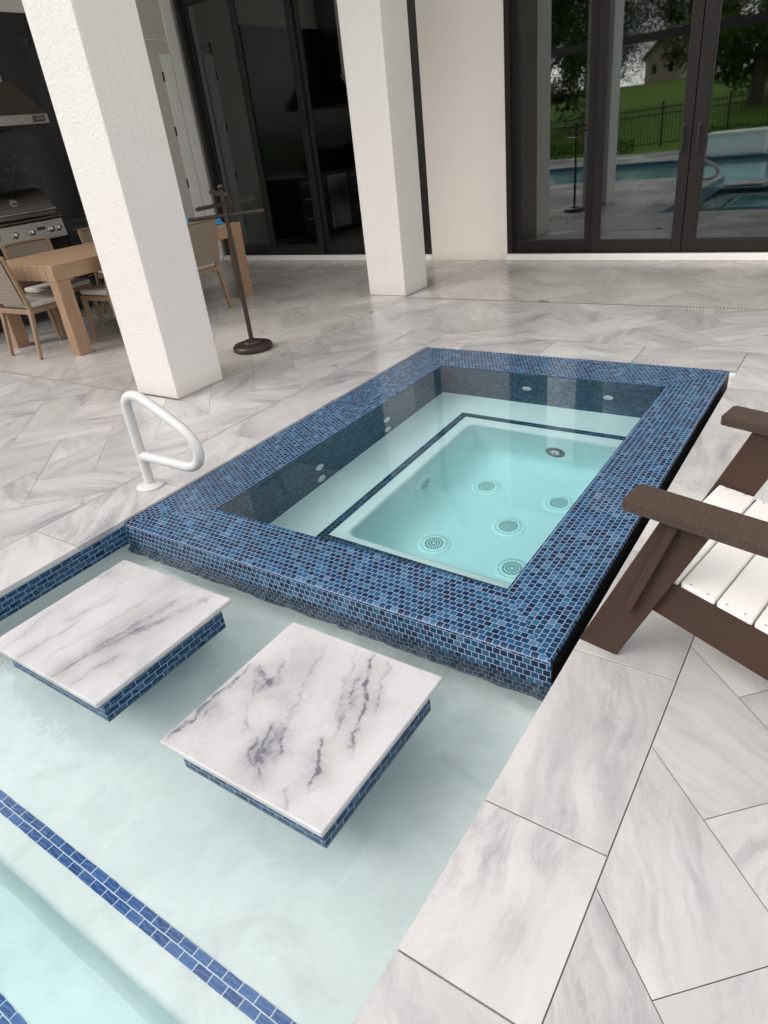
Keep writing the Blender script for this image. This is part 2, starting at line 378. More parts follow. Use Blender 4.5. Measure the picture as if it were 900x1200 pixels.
def water(name, absorb, density, scale, strength, front=False):
    t = NT(name); co = t.coord()
    g = t.n('BsdfGlass'); g.inputs['IOR'].default_value = 1.333; g.inputs['Roughness'].default_value = 0.0; g.inputs['Color'].default_value = (1,1,1,1)
    h = t.math('ADD', t.noise(t.mapping(co, (1, .7, 1)), scale, 2, .45, .3), t.math('MULTIPLY', t.noise(co, scale*4.2, 2, .5), .12))
    if front:   # ripples where the spa spills over its front edge
        sp = t.n('SeparateXYZ'); t.link(co, sp.inputs[0])
        mr = t.n('MapRange'); t.link(sp.outputs[1], mr.inputs[0])
        for i, v in ((1, -.16), (2, 0.0), (3, 0.0), (4, .28)): mr.inputs[i].default_value = v
        near = mr.outputs[0]
        mx = t.n('MapRange'); t.link(sp.outputs[0], mx.inputs[0])
        for i, v in ((1, 2.3), (2, 2.05), (3, 0.0), (4, 1.0)): mx.inputs[i].default_value = v
        rip = t.math('MULTIPLY', t.math('MULTIPLY', near, near), t.noise(t.mapping(co, (1, .45, 1)), 15, 1.0, .4))
        h = t.math('ADD', h, t.math('MULTIPLY', rip, 150.0))
    t.link(t.bump(h, strength, .02), g.inputs['Normal'])
    t.link(g.outputs[0], t.out.inputs['Surface'])
    v = t.n('VolumeAbsorption'); v.inputs['Color'].default_value = (*absorb, 1); v.inputs['Density'].default_value = density
    t.link(v.outputs[0], t.out.inputs['Volume'])
    return t.mat
M['pool_water'] = water('pool water', (.10,.88,.915), .34, 2.6, .42, True)
M['spa_water'] = water('spa water', (.05,.872,.91), .35, 1.6, .012)
def pane(name, refl, tint):
    t = NT(name)
    tr = t.n('BsdfTransparent'); tr.inputs[0].default_value = (*tint, 1)
    gl = t.n('BsdfGlossy'); gl.inputs['Roughness'].default_value = .02; gl.inputs['Color'].default_value = (.92,1,.98,1)
    t.link(t.bump(t.noise(t.coord(), .9, 1), .012, .05), gl.inputs['Normal'])
    f = t.n('Fresnel'); f.inputs[0].default_value = 1.5
    fac = t.math('ADD', t.math('MULTIPLY', f.outputs[0], .9), refl, True)
    mx = t.n('MixShader'); t.link(fac, mx.inputs[0]); t.link(tr.outputs[0], mx.inputs[1]); t.link(gl.outputs[0], mx.inputs[2])
    t.link(mx.outputs[0], t.out.inputs['Surface']); return t.mat
M['glass'] = pane('coated door glass', .175, (.30,.33,.32))
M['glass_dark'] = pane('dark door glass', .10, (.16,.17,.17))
def grass():
    t = NT('lawn grass'); co = t.coord()
    n = t.noise(co, 2.0, 8, .7); n2 = t.noise(co, .15, 4)
    c = t.mix(n, (.065,.125,.008), (.15,.25,.022))
    c = t.mix(t.math('MULTIPLY', n2, .5), c, (.06,.10,.02))
    return t.prin(c, .9, t.bump(n, .5, .05), spec=.1)
M['grass'] = grass()
def leaf(name, a, b):
    t = NT(name); at = t.n('Attribute'); at.attribute_name = 'rnd'
    c = t.mix(at.outputs['Fac'], a, b)
    return t.prin(c, .7, spec=.2)
M['leaf_dark'] = leaf('dark leaves', (.010,.026,.006), (.048,.088,.018))
M['leaf_mid'] = leaf('mid leaves', (.022,.050,.008), (.085,.145,.025))
M['bark'] = flat('bark', (.07,.055,.045), .9, var=.2)
M['far_wall'] = flat('far house siding', (.62,.50,.43), .8)
M['far_roof'] = flat('far house roof', (.38,.28,.23), .9)
M['far_trim'] = flat('far house trim', (.6,.58,.55), .7)
M['stack_stone'] = stucco('white ledger stone', (.82,.85,.87))

# ------------------------------------------------------------------ dimensions (metres); x along the house wall, y towards the house
L, W = 2.82, 2.10                       # hot tub outline
ZS = -0.010                             # tile top of the hot tub
IX0, IX1, IY0, IY1 = .332, 1.824, .281, 2.458
BZ, FZ = -.54, -.95                     # bench, well floor
ZW = -.115                              # pool water
SHELF = -.35
RX = 2.143                              # right coping edge
YW = 6.036                              # house wall
CX, CS, C1Y, C2Y = -1.087, .432, 1.304, 4.26
CEIL = 5.0
POOL_X0, POOL_Y0, ALC_Y = -8.0, -6.7, -2.0

# ------------------------------------------------------------------ paving
def clip(poly, x0, x1, y0, y1):
    for ax, lim, sg in ((0, x0, 1), (0, x1, -1), (1, y0, 1), (1, y1, -1)):
        out = []
        for i in range(len(poly)):
            a, b = poly[i], poly[(i+1) % len(poly)]
            da, db = sg*(a[ax]-lim), sg*(b[ax]-lim)
            if da >= 0: out.append(a)
            if (da >= 0) != (db >= 0):
                t = da/(da-db); out.append(tuple(a[k] + t*(b[k]-a[k]) for k in range(4)))
        poly = out
        if len(poly) < 3: return []
    return poly
CELL = .3065; GAP = .0010
def herringbone(mb, x0, x1, y0, y1, z=0.0):
    s2 = math.sqrt(2)
    def rect(a0, a1, b0, b1, along):
        g = GAP/CELL
        pts = []
        for (a, b) in ((a0+g, b0+g), (a1-g, b0+g), (a1-g, b1-g), (a0+g, b1-g)):
            u = (a+.19)*CELL; v = (b+.21)*CELL        # u along (-1,1), v along (1,1)
            x = (v-u)/s2; y = (v+u)/s2
            uv = ((a-a0)*CELL, (b-b0)*CELL) if along == 0 else ((b-b0)*CELL, (a-a0)*CELL)
            pts.append((x, y, *uv))
        pts = clip(pts, x0, x1, y0, y1)
        if len(pts) >= 3:
            a = sum(pts[i][0]*pts[(i+1) % len(pts)][1] - pts[(i+1) % len(pts)][0]*pts[i][1] for i in range(len(pts)))
            if a < 0: pts.reverse()
            if abs(a)/2 < 2e-5: return
            h = random.uniform(-.0006, .0006)
            mb.face([(p[0], p[1], z+h) for p in pts], [(p[2], p[3]) for p in pts], random.random()+.001)
    R = 40
    for i in range(-R, R):
        for j in range(-R//2, R//2):
            a = i + 2*j; b = i - 2*j
            cx = ((b-a)*CELL)/s2; cy = ((a+b)*CELL)/s2
            if cx < x0-1.5 or cx > x1+1.5 or cy < y0-1.5 or cy > y1+1.5: continue
            # H block 2x1 and V block 1x2 (shifted so long slabs of one row end at row-10.82)
            rect(a+.0, a+2, b, b+1, 0)
            rect(a, a+1, b+1, b+3, 1)

mb = MB()
SE = .006
R = 8.0
herringbone(mb, RX+.305, 6.0, POOL_Y0-2.6, 3.150)                    # right deck
herringbone(mb, RX+.305, 6.0, 3.152, C2Y-.075)
herringbone(mb, -.335, RX+.302, 3.152, C2Y-.075)                          # behind the hot tub
herringbone(mb, -.345-.65, -.337, ALC_Y+.305, C2Y-.075)                   # strip beside the hot tub
herringbone(mb, -9.0, -.997, ALC_Y+.305, C1Y-.018)                        # left deck
herringbone(mb, CX+.030, -.997, C1Y-.018, C2Y-.037)
herringbone(mb, -9.0, RX+.30, POOL_Y0-2.6, POOL_Y0-.32)                   # far side of the pool
deck = struct(mb.build('deck_paving', M['paver']))
mb = MB()
herringbone(mb, CX+.03, 6.0, C2Y-.035, YW)
herringbone(mb, -5.45, CX+.022, C1Y+.004, YW)
struct(mb.build('patio_paving', M['patio_paver']))
mb = MB()
def sheet(m, x0, x1, y0, y1, z): m.face([(x0,y0,z),(x1,y0,z),(x1,y1,z),(x0,y1,z)])
sheet(mb, RX+.02, 9, POOL_Y0-3, 9, -.005); sheet(mb, -12, -.02, ALC_Y+.02, 9, -.005); sheet(mb, -.02, RX+.02, L+.005, 9, -.005)
sheet(mb, -12, RX+.02, POOL_Y0-3, POOL_Y0-.02, -.005); sheet(mb, -12, POOL_X0-.02, POOL_Y0-.02, ALC_Y+.02, -.005)
struct(mb.build('paving_bed', M['grout']))

# ------------------------------------------------------------------ swimming pool
pool = thing('swimming_pool', 'pale plastered swimming pool with blue tile stripes and marble coping', 'pool', (1.0, -1.0, SHELF))
def coping_run(m, axis, fixed0, fixed1, cuts, zt=0.0):
    for a, b in zip(cuts[:-1], cuts[1:]):
        g = .0022
        r = random.random()+.001
        if axis == 'y': q = [(fixed0, a+g), (fixed1, a+g), (fixed1, b-g), (fixed0, b-g)]; L2 = [(p[0]-fixed0, p[1]-a) for p in q]; 
        else: q = [(a+g, fixed0), (b-g, fixed0), (b-g, fixed1), (a+g, fixed1)]; L2 = [(p[0]-a, p[1]-fixed0) for p in q]
        # streaks run across or along the stone, at random
        if random.random() < .5: L2 = [(v, u) for u, v in L2]
        e = .0009; z0 = -.023
        cx = sum(p[0] for p in q)/4; cy = sum(p[1] for p in q)/4
        ins = [(p[0]+math.copysign(e, cx-p[0]), p[1]+math.copysign(e, cy-p[1])) for p in q]
        m.face([(x, y, zt) for x, y in ins], L2, r)
        for k in range(4):
            k2 = (k+1) % 4
            m.face([(*q[k], zt-e), (*q[k2], zt-e), (*ins[k2], zt), (*ins[k], zt)], [L2[k], L2[k2], L2[k2], L2[k]], r)
            m.face([(*q[k], z0), (*q[k2], z0), (*q[k2], zt-e), (*q[k], zt-e)], [L2[k], L2[k2], L2[k2], L2[k]], r)
mb = MB()
ys = [-7.03, -6.42, -5.81, -5.2, -4.59, -3.98, -3.37, -2.77, -2.16, -1.555, -.9445, -.54, .077, .69, 1.29, 1.90, 2.515, 3.150]
coping_run(mb, 'y', RX, RX+.302, ys)
coping_run(mb, 'y', -.334, .002, [-2.0, -1.45, -.85, -.24, .365, .975, 1.58, 2.19, 2.815])
coping_run(mb, 'x', L+.002, 3.150, [-.334, -.02, .285, .895, 1.525, RX-.004])
coping_run(mb, 'x', ALC_Y-.002, ALC_Y+.302, [-8.0]+[-7.6+.61*i for i in range(12)]+[-.336])
coping_run(mb, 'x', POOL_Y0-.31, POOL_Y0, [-8.0]+[-7.5+.61*i for i in range(16)]+[RX-.004])
mb.build('coping', M['coping'], pool)
# plaster shell
mb = MB()
D1, D2, D3 = -.62, -.90, -1.35
Y1, Y2, Y3 = -1.226, -1.53, -1.85
X0, X1 = 0.0, RX+.012
def nose(y, zt, zb):   # rounded step edge towards -y
    r = .025
    return [(y+r+.01, zt), (y+r, zt)] + [(y + r - r*math.sin(a), zt - r + r*math.cos(a)) for a in (PI/8, PI/4, 3*PI/8, PI/2)] + [(y, zb+.05), (y-.015, zb+.016), (y-.05, zb)]
prof = [(0.02, SHELF)] + nose(Y1, SHELF, D1) + nose(Y2, D1, D2) + nose(Y3, D2, D3) + [(-2.6, D3), (POOL_Y0, D3)]
mb.grid([[(X0, y, z), (X1, y, z)] for y, z in prof])
sheet(mb, POOL_X0, X0, POOL_Y0, ALC_Y, D3)
mb.face([(X1,POOL_Y0,D3),(X1,.02,D3),(X1,.02,-.02),(X1,POOL_Y0,-.02)]); 
mb.face([(X0,.02,D3),(X0,ALC_Y,D3),(X0,ALC_Y,-.02),(X0,.02,-.02)])
mb.face([(X0,ALC_Y,D3),(POOL_X0,ALC_Y,D3),(POOL_X0,ALC_Y,-.20),(X0,ALC_Y,-.02)])
mb.face([(POOL_X0,POOL_Y0,D3),(X1,POOL_Y0,D3),(X1,POOL_Y0,-.20),(POOL_X0,POOL_Y0,-.02)])
mb.face([(POOL_X0,ALC_Y,D3),(POOL_X0,POOL_Y0,D3),(POOL_X0,POOL_Y0,-.20),(POOL_X0,ALC_Y,-.02)])
mb.build('plaster_shell', M['pool_plaster'], pool, smooth=True)
# waterline tile
mb = MB()
def tilewall(m, p, q, z0, z1, u0=0.0):
    d = (Vector(q)-Vector(p)).length
    m.face([(*p, z0), (*q, z0), (*q, z1), (*p, z1)], [(u0, z0), (u0+d, z0), (u0+d, z1), (u0, z1)])
tilewall(mb, (X0-.0+.003, 0.0), (X0+.003, ALC_Y), -.125, -.023)
tilewall(mb, (X0, ALC_Y-.003), (POOL_X0, ALC_Y-.003), -.21, -.030)
tilewall(mb, (POOL_X0, POOL_Y0+.003), (X1, POOL_Y0+.003), -.21, -.030)
tilewall(mb, (POOL_X0+.003, ALC_Y), (POOL_X0+.003, POOL_Y0), -.21, -.030)
tilewall(mb, (X1-.003, POOL_Y0), (X1-.003, 0.0), -.21, -.030)
mb.build('waterline_tile', M['pool_tile'], pool)
for (ya, yb, z) in ((-1.138, -1.0864, SHELF), (-1.462, -1.4104, D1), (-1.80, -1.7484, D2)):
    mb = MB(); e = .0025
    mb.face([(X0, ya, z+e), (X1-.004, ya, z+e), (X1-.004, yb, z+e), (X0, yb, z+e)], [(0, 0), (X1, 0), (X1, .0516), (0, .0516)])
    o = mb.build('step_stripe', M['pool_stripe'], pool); o['label'] = 'double row of blue glass brick tile'

mb = MB()
n = 40
pw = [(X0, .015), (X0, ALC_Y), (POOL_X0, ALC_Y), (POOL_X0, POOL_Y0), (X1, POOL_Y0), (X1, .015)]
mb.face([(x, y, ZW) for x, y in pw])
struct(mb.build('pool_water', M['pool_water']))

# marble topped platforms standing in the shallow water
def platform(x0, x1, label, mat):
    y0, y1 = -.816, -.213
    t = thing('stepping_platform', label, 'platform', ((x0+x1)/2, (y0+y1)/2, SHELF), 0, 'stepping platforms in the shallow water')
    a = MB(); a.box((x0, y0, -.020), (x1, y1, 0.0)); a.build('slab', mat, t, bevel=.005)
    b = MB(); i = .034
    c = [(x0+i, y0+i), (x1-i, y0+i), (x1-i, y1-i), (x0+i, y1-i)]; u = 0.0
    for k in range(4):
        p, q = c[k], c[(k+1) % 4]; tilewall(b, p, q, -.1325, -.0202, u); u += .6
    b.face([(*p, -.1325) for p in reversed(c)], [(0, .0), (0, .0), (0, .0), (0, .0)])
    b.build('tiled_skirt', M['pool_tile'], t)
    d = MB(); i = .19; d.box((x0+i, y0+i, SHELF+.001), (x1-i, y1-i, -.1335)); d.build('plaster_base', M['pool_plaster'], t)
    return t
platform(.296, .936, 'white marble topped platform with fine grey streaks along it, nearer the handrail', M['slab_a'])
platform(1.240, 1.842, 'white marble topped platform with broken dark veins, nearer the brown chair', M['slab_b'])

# ------------------------------------------------------------------ hot tub
spa = thing('hot_tub', 'raised rectangular hot tub with blue mosaic rim set into the marble deck', 'hot tub', (W/2, L/2, BZ))
mb = MB(); z = ZS; r = .014
fy = r; rx = W - r
def q4(m, pts, mode): m.face([(x, y, z) for x, y in pts], [((x, y) if mode == 0 else (y, x)) for x, y in pts])
q4(mb, [(.004, fy), (rx, fy), (IX1, IY0), (IX0, IY0)], 0)
q4(mb, [(.004, L), (.004, fy), (IX0, IY0), (IX0, IY1)], 1)
q4(mb, [(rx, fy), (rx, L), (IX1, IY1), (IX1, IY0)], 1)
q4(mb, [(rx, L), (.004, L), (IX0, IY1), (IX1, IY1)], 0)
# rounded front and right edges, running down the front face
def arc(k): return r - r*math.sin(k), r - r*math.cos(k)     # outward step, drop
rows, uvs = [], []
for i in range(5):
    k = i*PI/8; o = r*math.sin(k); d = r*(1-math.cos(k))
    rows.append([(.004, r-o, z-d), (W-r+o, r-o, z-d)]); uvs.append([(.004, -r*k*1.0+r), (W-r+o, -r*k+r)])
mb.grid(rows, uvs=uvs)
rows, uvs = [], []
for i in range(5):
    k = i*PI/8; o = r*math.sin(k); d = r*(1-math.cos(k))
    rows.append([(W-r+o, r-o, z-d), (W-r+o, L, z-d)]); uvs.append([(r-o, W-r+r*k), (L, W-r+r*k)])
mb.grid([list(x) for x in rows], uvs=[list(x) for x in uvs])
mb.build('mosaic_rim', M['spa_rim'], spa, smooth=True)
mb = MB()
tilewall(mb, (.004, 0.0), (W, 0.0), -.205, ZS-r)
mb.face([(W, 0, SHELF), (W, .012, SHELF), (W, .012, ZS-r), (W, 0, ZS-r)], [(0, SHELF), (.012, SHELF), (.012, ZS-r), (0, ZS-r)])
mb.build('front_face', M['spa_front'], spa)
mb = MB(); cr = .13; pf = [(.006, -.19), (.006, SHELF+.0006+cr)] + [(.006-cr*(1-math.cos(a)), SHELF+.0006+cr-cr*math.sin(a)) for a in [k*PI/16 for k in range(1, 9)]]
mb.grid([[(0, y, z_), (RX+.01, y, z_)] for y, z_ in pf]); mb.build('plaster_cove', M['pool_plaster'], spa, smooth='all')
mb = MB()   # slot between hot tub and right coping, the shade inside painted black
mb.face([(W-.001, .012, -.30), (W-.001, L, -.30), (W-.001, L, ZS-r), (W-.001, .012, ZS-r)])
mb.face([(W, .02, -.15), (RX+.014, .02, -.15), (RX+.014, L, -.15), (W, L, -.15)])
mb.face([(RX+.013, -.0, -.30), (RX+.013, L, -.30), (RX+.013, L, -.034), (RX+.013, 0, -.034)])
mb.build('drain_slot', M['black_gap'], spa)
mb = MB()
tilewall(mb, (IX0, IY0), (IX0, IY1), BZ, ZS); tilewall(mb, (IX0, IY1), (IX1, IY1), BZ, ZS)
tilewall(mb, (IX1, IY1), (IX1, IY0), BZ, ZS); tilewall(mb, (IX1, IY0), (IX0, IY0), BZ, ZS)
mb.build('inner_wall', M['spa_inner'], spa)
# bench with a rounded well sunk into it
def rrect(x0, x1, y0, y1, rad, z, n=6):
    pts = []
    for cx, cy, a0 in ((x1-rad, y0+rad, -PI/2), (x1-rad, y1-rad, 0), (x0+rad, y1-rad, PI/2), (x0+rad, y0+rad, PI)):
        for i in range(n+1):
            a = a0 + i*PI/2/n; pts.append((cx+rad*math.cos(a), cy+rad*math.sin(a), z))
    return pts
wx0, wx1, wy0, wy1 = .762, 1.800, .700, 2.055
ring = lambda ins, z, rad: rrect(wx0+ins, wx1-ins, wy0+ins, wy1-ins, rad, z)
mb = MB()
mb.grid([rrect(IX0, IX1, IY0, IY1, .001, BZ), ring(-.022, BZ, .07), ring(-.010, BZ-.004, .06), ring(-.003, BZ-.012, .055), ring(0, BZ-.03, .05)], closed=True)
mb.build('bench', M['spa_plaster'], spa, smooth=True)
mb = MB()
rws = [ring(0, BZ-.03, .05), ring(0, FZ+.10, .05)]
for i in range(1, 6):
    a = i*PI/2/5; rws.append(ring(.10*(1-math.cos(a)), FZ+.10-.10*math.sin(a), .05+.10*(1-math.cos(a))*.9))
rws.append(ring(.3, FZ, .15))
mb.grid(rws, closed=True); mb.face(rws[-1])
mb.build('foot_well', M['spa_plaster'], spa, smooth=True)
mb = MB(); e = BZ+.0025; s0, s1 = .630, .681
def strip(m, x0, x1, y0, y1, along):
    P = [(x0,y0),(x1,y0),(x1,y1),(x0,y1)]
    m.face([(x, y, e) for x, y in P], [((x-x0, y-y0) if along == 0 else (y-y0, x-x0)) for x, y in P])
strip(mb, s0, s1, .599, 2.185, 1); strip(mb, s1, IX1, 2.134, 2.185, 0); strip(mb, s1, IX1, .599, .650, 0)
mb.build('bench_edge_stripe', tile_mat('bench edge mosaic', .0262, .0255, .0014, SPA, (.22,.30,.34), .2), spa)
def jet(p, nrm, rad, name='jet', mat=None, dark=False):
    Mx = Vector(nrm).to_track_quat('Z', 'Y').to_matrix()
    m = MB(); m.lathe([(rad, 0.0), (rad, .004), (rad*.86, .009), (rad*.62, .010), (rad*.5, .004), (rad*.45, .004)], p, 20, Mx)
    o = m.build(name, mat or M['jet'], spa, smooth=True)
    c = MB(); c.lathe([(rad*.44, .0045), (rad*.30, .012), (0.0005, .013)], p, 14, Mx); c.build('nozzle', M['jet'], o, smooth=True)
    k = MB(); k.lathe([(rad*.20, .0135), (.0005, .014)], p, 10, Mx); k.build('nozzle_hole', M['drain_dark'], o)
for yy in (1.047, 1.737):
    for zz in (-.318, -.470): jet((IX0, yy, zz), (1,0,0), .032)
for xx in (.966, 1.497): jet((xx, IY1, -.285), (0,-1,0), .032)
jet((1.32, wy1, -.755), (0,-1,0), .062, 'suction_port', M['drain_dark'])
def grille(p, nrm, rad):
    Mx = Vector(nrm).to_track_quat('Z', 'Y').to_matrix(); P = Vector(p)
    m = MB(); m.lathe([(rad, .001), (rad, .006), (rad*.93, .012), (rad*.60, .017), (.0005, .019)], p, 40, Mx)
    o = m.build('floor_drain', M['drain_ring'], spa, smooth=True)
    s_ = MB()
    for ringr, cnt, ln in ((.50, 26, .13), (.32, 18, .12), (.16, 10, .10)):
        for i in range(cnt):
            a = 2*PI*i/cnt + ringr*5
            d = Vector((math.cos(a), math.sin(a), 0)); tn = Vector((-d.y, d.x, 0))
            r0, r1 = rad*(ringr-ln/2), rad*(ringr+ln/2); w = rad*.036
            zz = .0195 - .0035*ringr
            s_.face([P + Mx @ (d*r0-tn*w+Vector((0,0,zz))), P + Mx @ (d*r1-tn*w+Vector((0,0,zz))), P + Mx @ (d*r1+tn*w+Vector((0,0,zz))), P + Mx @ (d*r0+tn*w+Vector((0,0,zz)))])
    for i in range(44):
        a = 2*PI*i/44
        d = Vector((math.cos(a), math.sin(a), 0)); tn = Vector((-d.y, d.x, 0)); r0, r1 = rad*.74, rad*.80; w = rad*.02; zz = .0165
        s_.face([P + Mx @ (d*r0-tn*w+Vector((0,0,zz))), P + Mx @ (d*r1-tn*w+Vector((0,0,zz))), P + Mx @ (d*r1+tn*w+Vector((0,0,zz))), P + Mx @ (d*r0+tn*w+Vector((0,0,zz)))])
    s_.build('slots', M['drain_slot'], o)
for xx, yy in ((1.036,1.693), (1.484,1.692), (1.319,1.382), (1.482,1.068), (1.025,1.082)): grille((xx, yy, FZ), (0,0,1), .090)
grille((wx0, 1.43, -.745), (1,0,0), .085)
mb = MB(); sheet(mb, IX0-.002, IX1+.002, IY0-.002, IY1+.002, ZS-.0035)
struct(mb.build('spa_water', M['spa_water']))

# ------------------------------------------------------------------ handrail
hr = thing('handrail', 'white figure-four pool handrail on a round flange beside the hot tub', 'handrail', (-.172, .315, 0))
def fillet(pts, rad, n=8):
    pts = [Vector(p) for p in pts]; out = [pts[0]]
    for i in range(1, len(pts)-1):
        a, b, c = pts[i-1], pts[i], pts[i+1]
        u = (a-b).normalized(); v = (c-b).normalized(); ang = u.angle(v); d = rad[i-1]/math.tan(ang/2)
        p, q = b+u*d, b+v*d
        for k in range(n+1):
            t = k/n; out.append((1-t)**2*p + 2*t*(1-t)*(b*.86+(p+q)*.07) + t*t*q)
    out.append(pts[-1]); return out
HR = [(-.172, .0), (-.172, .17), (-.172, .33), (-.171, .405), (-.165, .447), (-.149, .474), (-.120, .491), (-.085, .496), (-.050, .492), (-.016, .479), (.081, .434), (.167, .390), (.221, .357), (.257, .322), (.276, .283), (.277, .246), (.260, .211), (.225, .184), (.177, .171), (.116, .170), (0, .171), (-.103, .171), (-.172, .171)]
def catmull(P, n=5):
    out = []
    for i in range(len(P)-1):
        p0, p1, p2, p3 = P[max(i-1,0)], P[i], P[i+1], P[min(i+2, len(P)-1)]
        for k in range(n):
            t = k/n; out.append(tuple(.5*(2*p1[j] + (p2[j]-p0[j])*t + (2*p0[j]-5*p1[j]+4*p2[j]-p3[j])*t*t + (3*p1[j]-p0[j]-3*p2[j]+p3[j])*t**3) for j in range(2)))
    return out + [P[-1]]
path = [(x, .313, z_) for x, z_ in catmull(HR)]
mb = MB()
mb.tube(path, .0248, 20)
mb.build('rail', M['white_metal'], hr, smooth=True)
mb = MB(); mb.lathe([(.072, 0.001), (.072, .008), (.058, .015), (.034, .020), (.0255, .021)], (-.172, .313, 0), 32)
mb.build('flange', M['white_metal'], hr, smooth=True)

# ------------------------------------------------------------------ towel stand
ts = thing('towel_stand', 'dark bronze towel stand with three swivel arms on a round weighted base', 'towel stand', (-1.41, 2.40, 0))
bx, by = -1.41, 2.40
mb = MB(); mb.lathe([(.150,.0), (.160,.008), (.162,.035), (.150,.050), (.120,.058), (.075,.062), (.070,.075), (.05,.082), (.022,.086)], (bx,by,0), 40); mb.build('base', M['rack'], ts, smooth=True)
mb = MB(); mb.tube([(bx,by,.07), (bx,by,.60)], .019); mb.tube([(bx,by,.592), (bx,by,.606)], .0215); mb.tube([(bx,by,.60), (bx,by,1.20)], .017)
mb.build('pole', M['rack'], ts, smooth=True)
mb = MB(); mb.lathe([(.0005,1.198), (.015,1.203), (.021,1.216), (.017,1.230), (.0005,1.238)], (bx,by,0), 20); mb.build('finial', M['rack'], ts, smooth=True)
for (dx, dy), off, hz, hl in (((-.833,.553), .028, 1.178, .30), ((-.06,.998), -.028, 1.105, .318), ((.70,.714), .028, 1.022, .285)):
    d = Vector((dx, dy, 0)).normalized(); pn = Vector((-d.y, d.x, 0))*off
    c = Vector((bx, by, hz)) + pn
    m = MB(); m.tube([c-d*hl, c-d*(hl-.002), c+d*(hl-.002), c+d*hl], [.010,.014,.014,.010], 16); m.build('arm', M['rack'], ts, smooth=True)

# ------------------------------------------------------------------ house: walls, columns, roof
hw = thing('house_wall', 'white stucco house wall between the two sets of glass doors', 'wall', (-1.3, YW, 0))
mb = MB(); mb.box((-1.805, YW, 0), (-.812, YW+.25, CEIL)); mb.build('wall_panel', M['wall_paint'], hw)
mb = MB(); mb.box((-5.45, YW, 3.26), (-1.8055, YW+.25, CEIL)); mb.box((-.8115, YW, 3.26), (6, YW+.25, CEIL)); mb.box((2.98, YW, 0), (6, YW+.25, 3.259)); mb.build('header', M['wall_paint'], hw)
def sill(x0, x1, label):
    m = MB(); m.box((x0, YW-.045, 0.0), (x1, YW+.02, .066)); o = m.build('door_sill', M['white_trim'], None, bevel=.006)
    return tag(o, label, 'sill')
sill(-.811, 2.98, 'white stone sill under the reflective glass doors on the right')
sill(-5.40, -1.806, 'white stone sill under the dark glass doors behind the table')
sw = thing('side_wall', 'white side wall holding the narrow hinged door next to the dark glass', 'wall', (-5.45, 5.4, 0))
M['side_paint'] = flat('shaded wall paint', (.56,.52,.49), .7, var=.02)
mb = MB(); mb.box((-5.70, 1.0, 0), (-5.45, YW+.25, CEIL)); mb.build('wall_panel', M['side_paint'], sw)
mb = MB()
mb.box((-5.45, 5.86, 0), (-5.425, 6.03, 3.3)); mb.box((-5.45, 4.92, 2.74), (-5.434, 5.86, 2.755)); mb.build('door_casing', M['white_trim'], sw, bevel=.006)
dr = thing('side_door', 'narrow white panelled door with black hinges on the side wall', 'door', (-5.44, 5.3, 0))
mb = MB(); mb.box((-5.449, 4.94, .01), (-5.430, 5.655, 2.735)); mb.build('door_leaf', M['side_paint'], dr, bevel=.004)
mb = MB(); mb.box((-5.4495, 5.66, .0), (-5.424, 5.845, 2.60)); mb.build('door_frame', M['white_trim'], dr, bevel=.008)
for zz in (.45, 1.093, 1.729, 2.353):
    m = MB(); m.box((-5.432, 5.637, zz-.055), (-5.421, 5.662, zz+.055)); m.build('hinge', M['bronze_dark'], dr, bevel=.003)

def column(x1, y0, label):
    m = MB(); m.box((x1-CS, y0, 0.0005), (x1, y0+CS, CEIL-.001)); o = m.build('patio_column', M['stucco'], None, bevel=.008, seg=3)
    return tag(o, label, 'column', 'patio columns')
column(CX, C1Y, 'tall white stucco column standing between the table and the hot tub')
column(CX, C2Y, 'white stucco column standing before the dark glass doors')
rf = thing('patio_roof', 'flat patio roof resting on the two white columns', 'roof', (-2, 5, CEIL))
mb = MB()
mb.box((-5.70, C1Y-.02, CEIL), (CX+.02, YW+.25, CEIL+.30)); mb.box((CX+.0205, C2Y-.02, CEIL), (6.0, YW+.25, CEIL+.30)); mb.build('soffit', M['ceiling'], rf)
mb = MB()
mb.box((-5.72, C1Y-.06, CEIL-.02), (CX+.06, C1Y-.021, CEIL+.34)); mb.box((CX+.021, C1Y-.021, CEIL-.02), (CX+.06, C2Y-.061, CEIL+.34)); mb.box((CX+.021, C2Y-.06, CEIL-.02), (6.0, C2Y-.021, CEIL+.34))
mb.build('fascia', M['white_trim'], rf)
up = MB(); up.box((-12, YW+.251, 0), (-5.71, YW+.5, 6.5)); up.box((-5.70, YW+.26, CEIL+.31), (7, YW+.5, 6.5)); up.box((6.005, YW, 0), (8.5, YW+.259, CEIL+.3))
up.build('upper_wall', M['wall_paint'], hw)

# channel drain and the seam lines of the paving
ch = thing('channel_drain', 'narrow slotted drain channel in the paving before the right doors', 'drain', (2, C2Y-.055, 0))
mb = MB(); mb.box((CX+.04, C2Y-.074, -.004), (6, C2Y-.036, .0015)); mb.build('channel', flat('drain frame', (.40,.38,.36), .6), ch)
mb = MB(); x = CX+.06
while x < 4.5:
    sheet(mb, x, x+.013, C2Y-.068, C2Y-.042, .0022); x += .024
mb.build('slots', M['black_gap'], ch)
mb = MB()
mb.box((-9, C1Y-.0165, -.004), (CX-CS-.002, C1Y+.003, .0022)); mb.box((CX+.0225, C1Y, -.004), (CX+.0295, C2Y-.08, .0008))
struct(mb.build('paving_seam', flat('seam filler', (.25,.225,.20), .9)))

